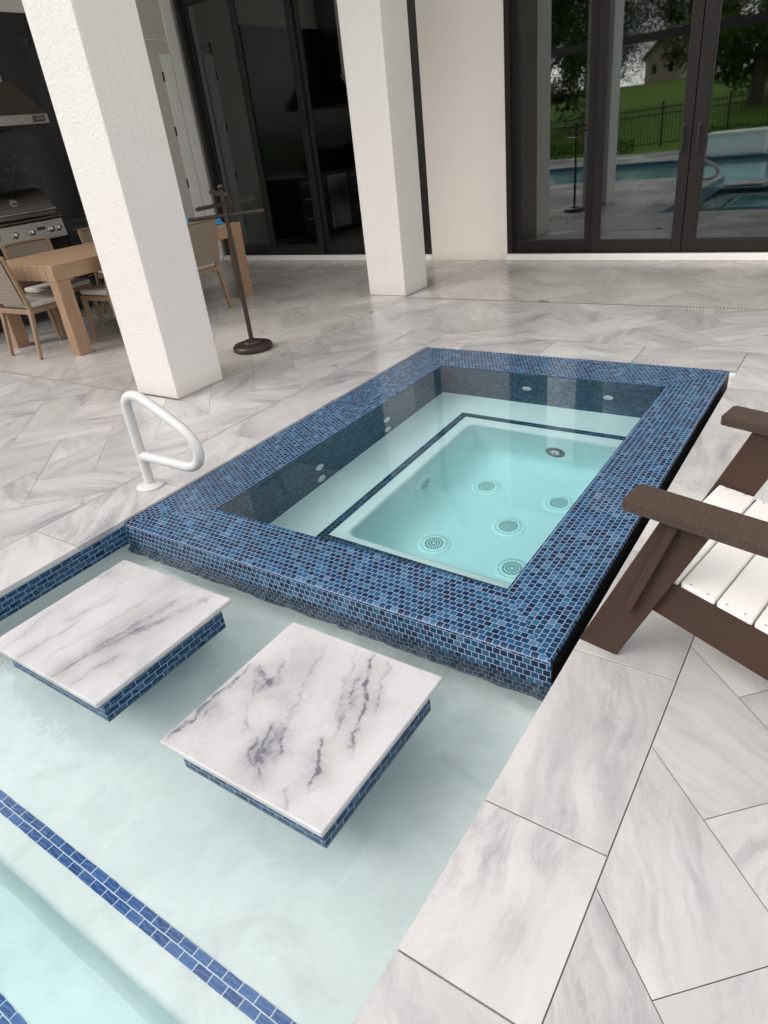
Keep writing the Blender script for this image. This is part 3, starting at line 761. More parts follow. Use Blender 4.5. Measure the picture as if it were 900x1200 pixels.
rg_ = random.Random(3)
for k, (wx, wy, cnt, lab) in enumerate(((.36, C2Y-.052, 26, 'small green weed tuft growing out of the drain slot'), (-.62, 3.55, 9, 'tiny weed sprouting from the paving seam by the column'))):
    m = MB()
    if k == 1: wx, wy = CX+.026, 3.62
    for i in range(cnt):
        p = Vector((wx+rg_.gauss(0,.022 if k == 0 else .006), wy+rg_.gauss(0,.010), .001)); a = rg_.uniform(0, 2*PI); hgt = rg_.uniform(.010,.026)
        d = Vector((math.cos(a), math.sin(a), 0)); n_ = Vector((-d.y, d.x, 0))*.004
        m.face([p-n_*.5, p+n_*.5, p+d*.010+n_+Vector((0,0,hgt*.7)), p+d*.020+Vector((0,0,hgt))], None, rg_.random()+.01)
    tag(m.build('weed_tuft', leaf('weed leaves %d' % k, (.05,.11,.015), (.14,.26,.04))), lab, 'weed')

# ------------------------------------------------------------------ sliding doors
def sliding(name, label, panels, ztop, gmat, fmat, handles=()):
    x0 = panels[0][0]; x1 = panels[-1][1]
    t = thing(name, label, 'glass door', ((x0+x1)/2, YW, 0))
    m = MB(); m.box((x0-.02, YW+.004, .066), (x0+.035, YW+.16, ztop)); m.box((x1-.035, YW+.004, .066), (x1+.02, YW+.16, ztop)); m.box((x0+.0355, YW+.004, ztop-.05), (x1-.0355, YW+.16, ztop)); m.box((x0+.0355, YW+.006, .0662), (x1-.0355, YW+.16, .080))
    m.build('outer_frame', fmat, t)
    for i, (a, b, sl, sr, off) in enumerate(panels):
        y0 = YW + .015 + off; y1 = y0 + .045; zb, zt = .0805, ztop-.0505
        f = MB()
        f.box((a, y0, zb), (a+sl, y1, zt)); f.box((b-sr, y0, zb), (b, y1, zt)); f.box((a+sl+.0005, y0, zb), (b-sr-.0005, y1, zb+.105)); f.box((a+sl+.0005, y0, zt-.10), (b-sr-.0005, y1, zt))
        fr = f.build('panel_frame', fmat, t, bevel=.004)
        g = MB(); yg = y0+.022
        g.face([(a+sl-.004, yg, zb+.10), (b-sr+.004, yg, zb+.10), (b-sr+.004, yg, zt-.09), (a+sl-.004, yg, zt-.09)])
        g.build('pane', gmat, fr)
        bd = MB(); w = .012; ya, yb = yg-.012, yg-.001
        xa, xb, za, zc = a+sl+.0006, b-sr-.0006, zb+.106, zt-.101
        bd.box((xa, ya, za), (xa+w, yb, zc)); bd.box((xb-w, ya, za), (xb, yb, zc)); bd.box((xa+w, ya, za), (xb-w, yb, za+w)); bd.box((xa+w, ya, zc-w), (xb-w, yb, zc))
        bd.build('glazing_bead', M['bronze_dark'], fr)
    for hx_, hz0, hz1, yy in handles:
        h = MB()
        pts = [(hx_, yy, hz0+.012), (hx_, yy-.045, hz0+.012), (hx_, yy-.045, hz1-.012), (hx_, yy, hz1-.012)]
        h.bar((hx_, yy-.042, hz0), (hx_, yy-.042, hz1), .022, .016); h.bar((hx_, yy, hz0+.015), (hx_, yy-.036, hz0+.015), .02, .02); h.bar((hx_, yy, hz1-.015), (hx_, yy-.036, hz1-.015), .02, .02)
        h.box((hx_-.019, yy-.006, hz0-.012), (hx_+.019, yy-.0005, hz1+.012))
        h.build('handle', M['bronze_dark'], t, bevel=.003)
    return t
sliding('sliding_door', 'bronze framed glass sliding doors reflecting the pool and lawn', [(-.79, .155, .105, .095, .055), (.15, 1.055, .075, .085, .002), (1.062, 1.99, .115, .085, .002), (1.99, 2.95, .09, .09, .055)], 3.25, M['glass'], M['bronze'],
        [(.985, .972, 1.188, YW+.0165), (1.120, .972, 1.188, YW+.0165)])
sliding('sliding_door', 'near black glass sliding doors behind the table and towel stand', [(-5.36, -4.43, .09, .085, .055), (-4.47, -3.50, .085, .085, .002), (-3.54, -2.62, .085, .085, .055), (-2.66, -1.835, .085, .09, .002)], 3.25, M['glass_dark'], M['bronze_dark'])
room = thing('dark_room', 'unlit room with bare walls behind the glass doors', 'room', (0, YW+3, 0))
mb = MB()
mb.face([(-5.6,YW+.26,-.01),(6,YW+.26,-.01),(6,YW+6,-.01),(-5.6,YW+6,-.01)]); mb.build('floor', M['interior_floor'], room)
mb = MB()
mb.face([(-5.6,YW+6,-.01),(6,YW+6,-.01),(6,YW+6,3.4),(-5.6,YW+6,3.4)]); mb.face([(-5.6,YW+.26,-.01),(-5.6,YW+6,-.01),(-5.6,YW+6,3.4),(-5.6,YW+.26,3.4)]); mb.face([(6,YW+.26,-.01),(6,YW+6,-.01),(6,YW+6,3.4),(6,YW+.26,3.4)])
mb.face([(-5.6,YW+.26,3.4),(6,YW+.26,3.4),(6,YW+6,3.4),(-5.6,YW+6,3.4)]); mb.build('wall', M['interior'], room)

# ------------------------------------------------------------------ outdoor kitchen on the side wall
bs = MB(); bs.box((-5.4495, 1.3, .955), (-5.432, 4.90, 2.955)); tag(bs.build('backsplash', M['black_marble']), 'polished black marble backsplash with thin white veins behind the grill', 'backsplash')
kc = thing('kitchen_counter', 'black outdoor kitchen counter running under the range hood', 'counter', (-5.1, 3.2, 0))
mb = MB(); mb.box((-5.448, 1.3, .10), (-4.84, 4.90, .915)); mb.build('cabinet', M['black_cab'], kc)
mb = MB(); mb.box((-5.448, 1.3, .916), (-4.80, 2.05, .953)); mb.box((-5.448, 3.215, .916), (-4.80, 4.92, .953)); mb.box((-5.448, 2.0505, .916), (-5.36, 3.2145, .953)); mb.build('countertop', M['black_marble'], kc, bevel=.004)
for a, b, mt in ((1.35, 2.04, 'black_cab'), (3.23, 3.72, 'black_cab'), (4.28, 4.88, 'black_cab')):
    for k, (z0, z1) in enumerate(((.13,.40), (.41,.68), (.69,.90))):
        m = MB(); m.box((-4.8395, a+.008, z0), (-4.820, b-.008, z1)); d_ = m.build('drawer', M[mt], kc, bevel=.003)
        h = MB(); h.tube([(-4.805, a+.08, z1-.05), (-4.805, b-.08, z1-.05)], .006, 8); h.tube([(-4.82, a+.12, z1-.05), (-4.805, a+.12, z1-.05)], .005, 6); h.tube([(-4.82, b-.12, z1-.05), (-4.805, b-.12, z1-.05)], .005, 6); h.build('handle', M['steel'], d_, smooth=True)
m = MB(); m.box((-4.8395, 3.735, .12), (-4.815, 4.265, .90)); fr = m.build('fridge_door', M['steel'], kc, bevel=.004)
h = MB(); h.tube([(-4.79, 3.79, .25), (-4.79, 3.79, .80)], .009, 8); h.build('handle', M['steel'], fr, smooth=True)
gy0, gy1 = 2.06, 3.185
gr = thing('gas_grill', 'stainless built-in gas grill with domed lid and row of knobs', 'grill', (-5.0, (gy0+gy1)/2, .80))
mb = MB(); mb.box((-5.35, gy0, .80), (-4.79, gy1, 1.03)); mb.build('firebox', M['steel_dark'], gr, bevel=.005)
mb = MB()
P = [(-4.785, gy0, .815), (-4.785, gy1, .815), (-4.785, gy1, .99), (-4.785, gy0, .99)]
mb.hexa([(-4.7895, gy0, .80), (-4.735, gy0, .815), (-4.735, gy1, .815), (-4.7895, gy1, .80), (-4.7895, gy0, 1.005), (-4.765, gy0, 1.0), (-4.765, gy1, 1.0), (-4.7895, gy1, 1.005)])
mb.build('control_panel', M['steel'], gr, bevel=.006)
mb = MB(); mb.tube([(-4.745, gy0+.01, 1.02), (-4.745, gy1-.005, 1.02)], .016, 10); mb.build('front_rail', M['steel_dark'], gr, smooth=True)
mb = MB()     # lid profile swept along y
pf = [(-4.79, 1.045), (-4.785, 1.10), (-4.815, 1.19), (-4.88, 1.26), (-4.97, 1.305), (-5.08, 1.315), (-5.22, 1.30), (-5.31, 1.24), (-5.34, 1.045)]
a0, a1 = gy0+.04, gy1-.04
mb.grid([[(x, a0, z_) for x, z_ in pf], [(x, a1, z_) for x, z_ in pf]]); mb.face([(x, a0, z_) for x, z_ in pf]); mb.face([(x, a1, z_) for x, z_ in reversed(pf)])
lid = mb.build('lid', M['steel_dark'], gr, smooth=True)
mb = MB(); mb.tube([(-4.725, a0+.02, 1.10), (-4.725, a1-.02, 1.10)], .015, 12)
for yy in (a0+.06, a1-.06): mb.tube([(-4.725, yy, 1.10), (-4.79, yy, 1.11)], .012, 8)
mb.build('lid_handle', M['steel'], lid, smooth=True)
mb = MB(); Mx = Vector((.85,0,.5)).to_track_quat('Z','Y').to_matrix(); mb.lathe([(.042,0),(.042,.008),(.034,.010),(.034,.004),(.0005,.004)], (-4.828, 2.74, 1.20), 24, Mx); mb.build('temperature_gauge', M['steel'], lid, smooth=True)
for yy in (2.20, 2.40, 2.60, 2.79, 3.016, 3.105):
    Mx = Vector((1,0,.14)).to_track_quat('Z','Y').to_matrix(); m = MB()
    m.lathe([(.034,0),(.034,.008),(.028,.010),(.026,.034),(.018,.038),(.0005,.038)], (-4.752, yy, .908), 20, Mx); k = m.build('knob', M['steel'], gr, smooth=True)
m = MB(); m.box((-4.752, 2.86, .915), (-4.7465, 2.95, .945)); m.build('badge', M['bronze_dark'], gr)
hd = thing('range_hood', 'stainless pyramid range hood above the grill on the black wall', 'range hood', (-5.1, 2.65, 1.9))
hy0, hy1 = 1.93, 3.385
mb = MB(); mb.box((-5.43, hy0, 1.885), (-4.75, hy1, 1.975)); mb.build('rim', M['steel'], hd, bevel=.004)
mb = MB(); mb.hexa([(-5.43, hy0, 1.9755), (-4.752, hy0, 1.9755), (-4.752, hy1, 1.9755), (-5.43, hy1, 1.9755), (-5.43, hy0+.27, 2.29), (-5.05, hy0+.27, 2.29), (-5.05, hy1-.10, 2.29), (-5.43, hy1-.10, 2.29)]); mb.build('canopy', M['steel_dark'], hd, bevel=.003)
mb = MB(); mb.box((-5.43, hy0+.36, 2.2905), (-5.06, hy1-.19, CEIL-.002)); mb.build('duct', M['steel'], hd, bevel=.003)
b_ = MB(); b_.box((-4.7495, 3.185, 1.895), (-4.744, 3.350, 1.968)); bd = b_.build('badge', M['steel'], hd)
b_ = MB(); b_.box((-4.7438, 3.198, 1.905), (-4.7425, 3.337, 1.958)); b_.build('badge_field', M['bronze_dark'], bd)
b_ = MB()
for i, (w0, k) in enumerate(((.0, 'I'), (.024, 'M'), (.052, 'E'), (.076, 'A'), (.102, 'I'))):
    y_ = 3.212 + w0
    if k == 'I': b_.box((-4.7424, y_, 1.918), (-4.7418, y_+.006, 1.946))
    else:
        b_.box((-4.7424, y_, 1.918), (-4.7418, y_+.005, 1.946)); b_.box((-4.7424, y_+.005, 1.941), (-4.7418, y_+.019, 1.946))
        if k != 'E': b_.box((-4.7424, y_+.0145, 1.918), (-4.7418, y_+.019, 1.941))
        if k in 'EA': b_.box((-4.7424, y_+.005, 1.930), (-4.7418, y_+.0144, 1.934))
b_.build('badge_letters', M['steel'], bd)

# ------------------------------------------------------------------ dining table
tx0, tx1, ty0, ty1 = -4.10, -2.972, 1.822, 4.075
tb = thing('dining_table', 'long teak dining table with thick planked top and square legs', 'table', ((tx0+tx1)/2, (ty0+ty1)/2, 0))
mb = MB(); n = 10; w = (tx1-tx0)/n
for i in range(n): mb.box((tx0+i*w+.002, ty0, .640), (tx0+(i+1)*w-.002, ty1, .765), 0)
mb.build('tabletop', M['teak_x'], tb, bevel=.003)
for sx in (0, 1):
    for sy in (0, 1):
        x = tx0+.004 if sx == 0 else tx1-.114; y = ty0+.004 if sy == 0 else ty1-.134
        m = MB(); m.box((x, y, 0.0), (x+.11, y+.13, .6395)); m.build('leg', M['teak_leg'], tb, bevel=.004)
tw = thing('folded_towel', 'bright blue folded towel lying on the far end of the table', 'towel', (-3.45, 3.80, .766))
mb = MB()
for i in range(3): mb.box((-3.72+.01*i, 3.50, .767+i*.026), (-3.12-.012*i, 3.98-.01*i, .791+i*.026))
mb.build('fold', M['blue_cloth'], tw, bevel=.010, seg=3)

def make_chair(label, loc, rz):
    t = thing('dining_chair', label, 'chair', loc, rz, 'woven teak chairs around the dining table')
    B = lambda nm, m, mat, **k: m.build(nm, M[mat], t, world=False, **k)
    for s in (-1, 1):
        m = MB(); m.bar((s*.225, .205, .43), (s*.225, .235, 0), .045, .04, .028, .026, up=(0,1,0)); B('leg', m, 'chair_wood', bevel=.004)
        m = MB(); m.bar((s*.235, -.215, .43), (s*.240, -.275, 0), .048, .036, .028, .026, up=(0,1,0)); B('leg', m, 'chair_wood', bevel=.004)
        m = MB(); m.bar((s*.235, -.214, .425), (s*.238, -.300, .88), .048, .034, .034, .026, up=(0,1,0)); B('back_post', m, 'chair_wood', bevel=.005)
    m = MB(); m.box((-.245, -.235, .385), (.245, .235, .428)); B('seat_frame', m, 'chair_wood', bevel=.006)
    m = MB(); m.box((-.232, -.205, .4285), (.232, .240, .478)); B('seat_cushion', m, 'cushion', bevel=.018, seg=3)
    m = MB(); rows = []
    for i in range(9):
        f = i/8; z_ = .475 + f*.385; y_ = -.222 - (z_-.425)*.189
        rows.append([(-.222 + .444*j/8, y_ - .018*math.sin(PI*j/8) , z_) for j in range(9)])
    m.grid(rows); m.grid([[(p[0], p[1]-.016, p[2]) for p in reversed(r_)] for r_ in rows])
    for sgn in (0, -1):
        pass
    m.grid([[rows[-1][j], ] + [(rows[-1][j][0], rows[-1][j][1]-.016, rows[-1][j][2])] for j in range(9)])
    B('backrest', m, 'weave', smooth=True)
    m = MB(); m.tube([(-.236, -.300, .868), (-.12, -.314, .872), (0, -.319, .873), (.12, -.314, .872), (.236, -.300, .868)], .013, 8); B('top_rail', m, 'chair_wood', smooth=True)
    return t
ch0 = make_chair('woven teak chair at the near end of the table', (-3.54, 1.915, 0), 0)
dup(ch0, 'woven teak chair tucked under the kitchen side of the table, nearer the end chair', (-4.03, 2.44, 0), -PI/2)
dup(ch0, 'woven teak chair on the kitchen side of the table, farther from the end chair', (-4.03, 3.30, 0), -PI/2)
dup(ch0, 'woven teak chair with beige cushion half hidden by the big column', (-3.08, 2.45, 0), PI/2)
dup(ch0, 'woven teak chair seen from behind, just left of the towel stand', (-3.08, 3.30, 0), PI/2)

# ------------------------------------------------------------------ slatted garden chair
ac = thing('garden_chair', 'brown and white slatted garden chair with drops and pale painted glints on its arms', 'chair', (2.352, .404, 0), -math.radians(10.6))
A = lambda nm, m, mat, **k: m.build(nm, M[mat], ac, world=False, **k)
for s in (-1, 1):
    m = MB()   # front leg: wide plank leaning back
    y0, y1 = (s*.310, s*.286)
    lo, hi = min(y0, y1), max(y0, y1)
    def sq(x0, x1, z): return [(x0, lo, z), (x1, lo, z), (x1, hi, z), (x0, hi, z)]
    m.hexa(sq(-.157, -.032, 0) + sq(.075, .205, .5445)); leg = A('leg', m, 'brown_poly', bevel=.004)
    m = MB()   # arm bracket on the outside of the leg
    ylo, yhi = sorted((s*.3105, s*.336))
    m.hexa([(-.005, ylo, .22), (.012, ylo, .22), (.012, ylo+.0, .22), (-.005, yhi if s > 0 else ylo, .22), (.085, ylo, .5440), (.135, ylo, .5440), (.135, yhi, .5440), (.085, yhi, .5440)] if False else
           [(-.012, ylo, .20), (.012, ylo, .20), (.012, yhi, .20), (-.012, yhi, .20), (.100, ylo, .5440), (.126, ylo, .5440), (.126, yhi, .5440), (.100, yhi, .5440)])
    m.build('arm_bracket', M['brown_poly'], leg, world=False, bevel=.003)
    m = MB()   # side rail, sloping to the ground at the back
    y0, y1 = sorted((s*.2855, s*.262))
    prof_ = [(.03, .205), (.03, .313), (.117, .3065), (.50, .219), (.92, .10), (.90, .0), (.80, .0)]
    m.face([(x, y0, z_) for x, z_ in prof_]); m.face([(x, y1, z_) for x, z_ in reversed(prof_)])
    for i in range(len(prof_)):
        (xa, za), (xb, zb_) = prof_[i], prof_[(i+1) % len(prof_)]
        m.face([(xa, y0, za), (xa, y1, za), (xb, y1, zb_), (xb, y0, zb_)])
    A('side_rail', m, 'brown_poly')
    m = MB()   # arm
    cx = [(-.022, -.046), (-.018, -.053), (-.010, -.056), (.30, -.058), (.56, -.048), (.60, -.040), (.60, .040), (.30, .052), (-.010, .056), (-.018, .052), (-.022, .045)]
    zt = lambda x: .572 - .055*max(x, 0)
    c0 = s*.318; k = s
    top = [(x, c0 - k*yy*-1 if False else c0 + yy*s, zt(x)) for x, yy in cx]
    bot = [(x, c0 + yy*s, zt(x)-.026) for x, yy in cx]
    if s < 0: top.reverse(); bot.reverse()
    m.face(list(reversed(top))); m.face(bot)
    for i in range(len(top)):
        j = (i+1) % len(top); m.face([top[i], top[j], bot[j], bot[i]])
    A('arm', m, 'arm', bevel=.006, seg=3)
sl = math.tan(math.radians(12.8))
for i in range(6):
    x0 = .0 if i == 0 else .117 + (i-1)*.0965 + .0025
    x1 = .1135 if i == 0 else .117 + i*.0965 - .0025
    zt = lambda x: .334 - max(0, x-.05)*sl
    m = MB(); m.hexa([(x0, -.281, zt(x0)-.022), (x1, -.281, zt(x1)-.022), (x1, .281, zt(x1)-.022), (x0, .281, zt(x0)-.022), (x0, -.281, zt(x0)), (x1, -.281, zt(x1)), (x1, .281, zt(x1)), (x0, .281, zt(x0))])
    s_ = A('seat_slat', m, 'white_poly', bevel=.006, seg=3)
    for yy in (-.268, .268):
        for fx in (.25, .75):
            m = MB(); xx = x0 + fx*(x1-x0); m.lathe([(.0030, .0004), (.0022, .0010), (.0005, .0011)], (xx, yy, zt(xx)), 8); m.build('screw', M['steel'], s_, world=False)
for i in range(5):
    yc = (i-2)*.108; h = .86 - .035*abs(i-2)**1.5
    m = MB(); m.bar((.555, yc, .16), (.555+.30*h/.86, yc*1.12, .16+h), .020, .100, .020, .108, up=(0,1,0)); A('back_slat', m, 'white_poly', bevel=.006)
m = MB(); m.bar((.635, -.30, .52), (.635, .30, .52), .022, .08, up=(1,0,.3)); m.bar((.59, -.26, .20), (.59, .26, .20), .022, .08, up=(1,0,.3)); m.bar((.77, -.25, .80), (.77, .25, .80), .022, .08, up=(1,0,.3)); A('back_brace', m, 'brown_poly', bevel=.003)

# ------------------------------------------------------------------ what the glass doors reflect: far side of the garden
ww = thing('spillway_wall', 'low white stone spillway wall at the far side of the pool, seen reflected', 'wall', (-.65, -7.0, 0))
mb = MB(); mb.box((-1.30, -7.5, -.03), (0.0, POOL_Y0-.01, .44)); mb.build('wall_body', M['stack_stone'], ww)
mb = MB(); mb.box((-1.33, -7.53, .4405), (.03, POOL_Y0+.03, .49)); mb.build('cap', M['white_trim'], ww, bevel=.006)
def hill(x, y):
    d = max(0.0, -(y+13.0)); z = -.10 + .016*(x+6) if True else 0
    z = -.06 + max(-.25, min(.4, .035*(x+4)))*min(1, max(0, (-y-9.5)/3))
    return z + 2.6*(1-math.exp(-(d/16)**1.6)) + .05*math.sin(x*.5)*min(1, d/5) + .003*d
mb = MB()
xs = [-160, -100, -60]+[-40+3*i for i in range(27)]+[60, 100, 160]; ysg = [-260, -180, -120, -90, -70]+[-60+2.5*i for i in range(20)]+[-9.6]
mb.grid([[(x, y, hill(x, y)) for x in xs] for y in ysg])
sheet(mb, -160, -11.9, -9.6, 160, -.07); sheet(mb, 8.9, 160, -9.6, 160, -.07); sheet(mb, -11.9, 8.9, 8.9, 160, -.07)
struct(mb.build('lawn_ground', M['grass'], smooth='all'))
fn = thing('garden_fence', 'black metal picket fence along the lawn, seen reflected in the doors', 'fence', (-4, -13, 0))
x = -16.0
while x < 8:
    m = MB(); g0, g1 = hill(x, -13), hill(x+2, -13)
    gz = lambda xx: g0 + (g1-g0)*(xx-x)/2
    for zz in (.12, .98, 1.16): m.bar((x+.03, -13, gz(x)+zz), (x+1.97, -13, gz(x+2)+zz), .03, .035)
    for k in range(1, 18):
        xx = x+.111*k; m.bar((xx, -13, gz(xx)+.08), (xx, -13, gz(xx)+1.26), .018)
    m.build('picket_panel', M['bronze_dark'], fn)
    p = MB(); p.bar((x, -13, g0-.2), (x, -13, g0+1.34), .06); p.build('post', M['bronze_dark'], fn)
    x += 2.0
pe = thing('screen_enclosure', 'dark bronze enclosure beam on posts beyond the pool, seen reflected', 'enclosure', (-2, -10.5, 0))
mb = MB(); mb.box((-14, -9.25, 2.75), (8, -9.05, 2.95)); mb.build('beam', M['bronze_dark'], pe)
for x in (-13.9, -9.3, 3.0, 7.9):
    m = MB(); m.box((x-.05, -9.2, -.06), (x+.05, -9.1, 2.7495)); m.build('post', M['bronze_dark'], pe)

def tree(name, label, x, y, h, rad, mat, n=2600, seed=1, low=.12, shape=0.0):
    rg = random.Random(seed); g = hill(x, y) if y < -9.6 else 0
    t = thing(name, label, 'tree', (x, y, g-.1), 0, 'trees beyond the fence')
    m = MB(); m.tube([(x, y, g-.2), (x+.05*h*.2, y, g+h*.3), (x+rg.uniform(-.2,.2), y, g+h*.8)], [h*.03, h*.022, h*.006], 8)
    for k in range(6):
        a = rg.uniform(0, 2*PI); zz = g+h*rg.uniform(.25,.6); m.tube([(x, y, zz), (x+math.cos(a)*rad*.6, y+math.sin(a)*rad*.6, zz+h*.14)], [h*.010, h*.003], 6)
    m.build('trunk', M['bark'], t, smooth=True)
    c = MB()
    cl = []
    for k in range(40):
        f = rg.uniform(low, 1.0); a = rg.uniform(0, 2*PI)
        prof_ = (1-shape)*math.sin(PI*min(1, .12+f*.86))**.6 + shape*(1.02-f)
        rr = rad*prof_*rg.uniform(.35, .95)
        cl.append((x+rr*math.cos(a), y+rr*math.sin(a), g+h*f, rad*rg.uniform(.26, .48), rg.random()))
    for k in range(n):
        cx_, cy_, cz_, cr, cv = rg.choice(cl)
        v = Vector((rg.gauss(0,1), rg.gauss(0,1), rg.gauss(0,.8))); v = v.normalized()*cr*rg.random()**.35
        p = Vector((cx_, cy_, cz_)) + v
        nrm = (v.normalized()*.7 + Vector((rg.gauss(0,.6), rg.gauss(0,.6), rg.gauss(.4,.5)))).normalized()
        a = nrm.orthogonal().normalized(); b = nrm.cross(a); s_ = rg.uniform(.05, .115)*(h/8)**.5
        ang = rg.uniform(0, PI); a, b = a*math.cos(ang)+b*math.sin(ang), b*math.cos(ang)-a*math.sin(ang)
        c.face([p-a*s_, p-b*s_*.5, p+a*s_, p+b*s_*.5], None, min(1, max(.001, cv*.6 + .25*(v.z/cr) + rg.uniform(0,.35))))
    c.build('crown', M[mat], t)
tree('oak_tree', 'broad dark tree at the left of the reflected lawn', -11.0, -20, 9, 2.6, 'leaf_dark', 22000, 3, .10)
tree('oak_tree', 'tall dark tree rising behind the reflected fence near the first pane', -14.5, -24, 11, 4.0, 'leaf_dark', 20000, 4, .12)
tree('oak_tree', 'mid green leafy tree above the reflected white spillway wall', -2.5, -21, 10, 2.9, 'leaf_mid', 26000, 5, .12)
tree('oak_tree', 'loose leafy tree at the far right of the reflected garden', -.2, -24, 11, 3.6, 'leaf_mid', 20000, 6, .12)
tree('oak_tree', 'small dark tree beside the reflected gabled house', -17.5, -44, 6.0, 2.6, 'leaf_dark', 8000, 7, .05)
tree('oak_tree', 'distant dark tree left of the reflected gabled house', -18.5, -50, 14, 5.0, 'leaf_dark', 9000, 8, .05)
tree('oak_tree', 'distant tall tree behind the reflected gabled house', -15.0, -63, 15, 8.0, 'leaf_dark', 9000, 9, .05)
tree('oak_tree', 'distant dark tree right of the reflected gabled house', -6.5, -50, 11, 4.6, 'leaf_dark', 9000, 10, .05)
tree('oak_tree', 'dark tree outside the reflected garden on the right', 5.0, -26, 11, 4.0, 'leaf_dark', 9000, 11, .08)
tree('oak_tree', 'dark tree outside the reflected garden on the left', -22, -30, 12, 5.0, 'leaf_dark', 9000, 12, .08)
tree('oak_tree', 'dark bushy tree left of the reflected house, behind the lawn', -16.2, -41, 9, 3.0, 'leaf_dark', 16000, 15, .05)
tree('oak_tree', 'tall dark tree crowding the reflected house from the right', -9.4, -44, 12, 3.0, 'leaf_dark', 16000, 16, .10)
def bush(label, x0, x1, y, h, seed):
    rg = random.Random(seed); m = MB()
    g = hill((x0+x1)/2, y)
    for k in range(1500):
        p = Vector((rg.uniform(x0, x1), y+rg.gauss(0,.22), g+h*rg.random()**.7))
        nrm = Vector((rg.gauss(0,1), rg.gauss(0,1), rg.gauss(.8,.6))).normalized(); a = nrm.orthogonal().normalized(); b = nrm.cross(a); s_ = rg.uniform(.03,.07)
        m.face([p-a*s_, p-b*s_*.6, p+a*s_, p+b*s_*.6], None, min(1, .2+rg.random()*.8))
    tag(m.build('hedge', M['leaf_mid']), label, 'hedge', 'hedges along the far deck')
bush('low green hedge below the reflected fence', -9, -4.4, -11.2, .45, 21)
bush('low green hedge behind the reflected white spillway wall', -2.2, 2.0, -10.6, .5, 22)
fh = thing('distant_house', 'small gabled beige house on the hill, seen reflected in the doors', 'house', (-13.3, -50, 2.3))
gz = hill(-13.3, -50)
mb = MB(); x0, x1 = -14.7, -12.1; y0, y1 = -53, -49.5
mb.box((x0, y0, gz-.5), (x1, y1, gz+1.6)); mb.face([(x0, y1+.002, gz+1.6), (x1, y1+.002, gz+1.6), ((x0+x1)/2, y1+.002, gz+2.9)]); mb.build('wall', M['far_wall'], fh)
mb = MB(); xm = (x0+x1)/2
for sx in (-1, 1):
    e = xm + sx*1.6; mb.hexa([(xm, y0-.2, gz+2.95), (xm, y1+.3, gz+2.95), (e, y1+.3, gz+1.45), (e, y0-.2, gz+1.45), (xm, y0-.2, gz+3.08), (xm, y1+.3, gz+3.08), (e, y1+.3, gz+1.58), (e, y0-.2, gz+1.58)])
mb.build('roof', M['far_roof'], fh)
for xx in (-14.0, -12.8):
    m = MB(); m.box((xx-.22, y1+.004, gz+.5), (xx+.22, y1+.03, gz+1.2)); w_ = m.build('window', M['far_trim'], fh)
    m = MB(); m.box((xx-.17, y1+.032, gz+.55), (xx+.17, y1+.036, gz+1.15)); m.build('pane', M['bronze_dark'], w_)

# ------------------------------------------------------------------ camera
cam = bpy.data.cameras.new('camera'); co = bpy.data.objects.new('camera', cam); col.objects.link(co)
yaw, pit, rol = -0.646909547, 0.512081647, -0.123004043
fwd = Vector((math.sin(yaw)*math.cos(pit), math.cos(yaw)*math.cos(pit), -math.sin(pit)))
r0 = Vector((math.cos(yaw), -math.sin(yaw), 0)); u0 = r0.cross(fwd)
rt = math.cos(rol)*r0 + math.sin(rol)*u0; upv = -math.sin(rol)*r0 + math.cos(rol)*u0
mw = Matrix(((rt.x, upv.x, -fwd.x, 2.67641572), (rt.y, upv.y, -fwd.y, -1.5115556), (rt.z, upv.z, -fwd.z, 1.459839), (0,0,0,1)))
co.matrix_world = mw
cam.sensor_width = 36; cam.lens = 793.152/1200*36; cam.clip_start = .02; cam.clip_end = 600
scene.camera = co

# ------------------------------------------------------------------ light
SUN_DIR = Vector((-.46, -.62, .66)).normalized()      # towards the sun
sun = bpy.data.lights.new('sun', 'SUN'); sun.energy = 1.45; sun.angle = math.radians(42); sun.color = (1.0, .95, .90)
so = bpy.data.objects.new('sun', sun); col.objects.link(so); so.rotation_euler = SUN_DIR.to_track_quat('Z', 'Y').to_euler()
w = bpy.data.worlds.new('World'); scene.world = w; w.use_nodes = True
nt = w.node_tree; nt.nodes.clear()
out = nt.nodes.new('ShaderNodeOutputWorld'); bg = nt.nodes.new('ShaderNodeBackground'); sk = nt.nodes.new('ShaderNodeTexSky')
sk.sky_type = 'NISHITA'; sk.sun_disc = False; sk.sun_elevation = math.asin(SUN_DIR.z); sk.sun_rotation = math.atan2(SUN_DIR.x, SUN_DIR.y)
sk.air_density = 1.0; sk.dust_density = 2.5; sk.ozone_density = 1.0
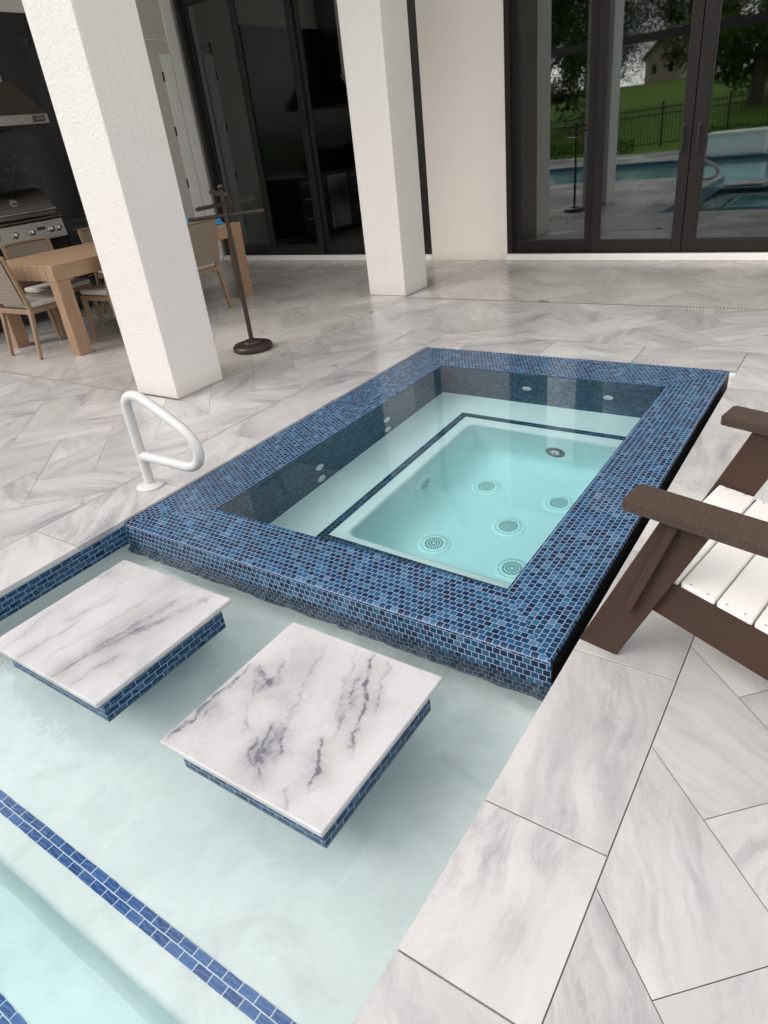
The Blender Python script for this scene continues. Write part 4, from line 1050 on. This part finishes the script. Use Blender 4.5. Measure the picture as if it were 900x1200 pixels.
hs = nt.nodes.new('ShaderNodeHueSaturation'); hs.inputs['Saturation'].default_value = .22; hs.inputs['Value'].default_value = 1.0
nt.links.new(sk.outputs[0], hs.inputs['Color'])
tc = nt.nodes.new('ShaderNodeTexCoord'); mp = nt.nodes.new('ShaderNodeMapping'); mp.inputs['Scale'].default_value = (1, 1, 2.2); nt.links.new(tc.outputs['Generated'], mp.inputs[0])
nz = nt.nodes.new('ShaderNodeTexNoise'); nz.inputs['Scale'].default_value = 3.4; nz.inputs['Detail'].default_value = 6; nz.inputs['Roughness'].default_value = .55; nt.links.new(mp.outputs[0], nz.inputs['Vector'])
rp = nt.nodes.new('ShaderNodeValToRGB'); rp.color_ramp.elements[0].position = .42; rp.color_ramp.elements[0].color = (.62,.62,.64,1); rp.color_ramp.elements[1].position = .60; rp.color_ramp.elements[1].color = (4.2,4.1,4.02,1)
nt.links.new(nz.outputs['Fac'], rp.inputs[0])
mx = nt.nodes.new('ShaderNodeMix'); mx.data_type = 'RGBA'; mx.blend_type = 'MULTIPLY'; mx.inputs[0].default_value = 1.0
ov = nt.nodes.new('ShaderNodeMix'); ov.data_type = 'RGBA'; ov.inputs[0].default_value = .55; ov.inputs[7].default_value = (6.0, 5.92, 5.88, 1)   # even cloud deck
nt.links.new(hs.outputs[0], ov.inputs[6]); nt.links.new(ov.outputs[2], mx.inputs[6]); nt.links.new(rp.outputs[0], mx.inputs[7]); nt.links.new(mx.outputs[2], bg.inputs['Color'])
bg.inputs['Strength'].default_value = .15
nt.links.new(bg.outputs[0], out.inputs['Surface'])

# ------------------------------------------------------------------ render settings
scene.render.engine = 'CYCLES'
cy = scene.cycles
cy.max_bounces = 14; cy.diffuse_bounces = 5; cy.glossy_bounces = 5; cy.transmission_bounces = 8; cy.transparent_max_bounces = 12; cy.volume_bounces = 0
cy.caustics_refractive = True; cy.caustics_reflective = False; cy.blur_glossy = .2; cy.sample_clamp_indirect = 60.0
cy.use_denoising = True
scene.view_settings.view_transform = 'Standard'; scene.view_settings.look = 'None'; scene.view_settings.exposure = 0; scene.view_settings.gamma = 1
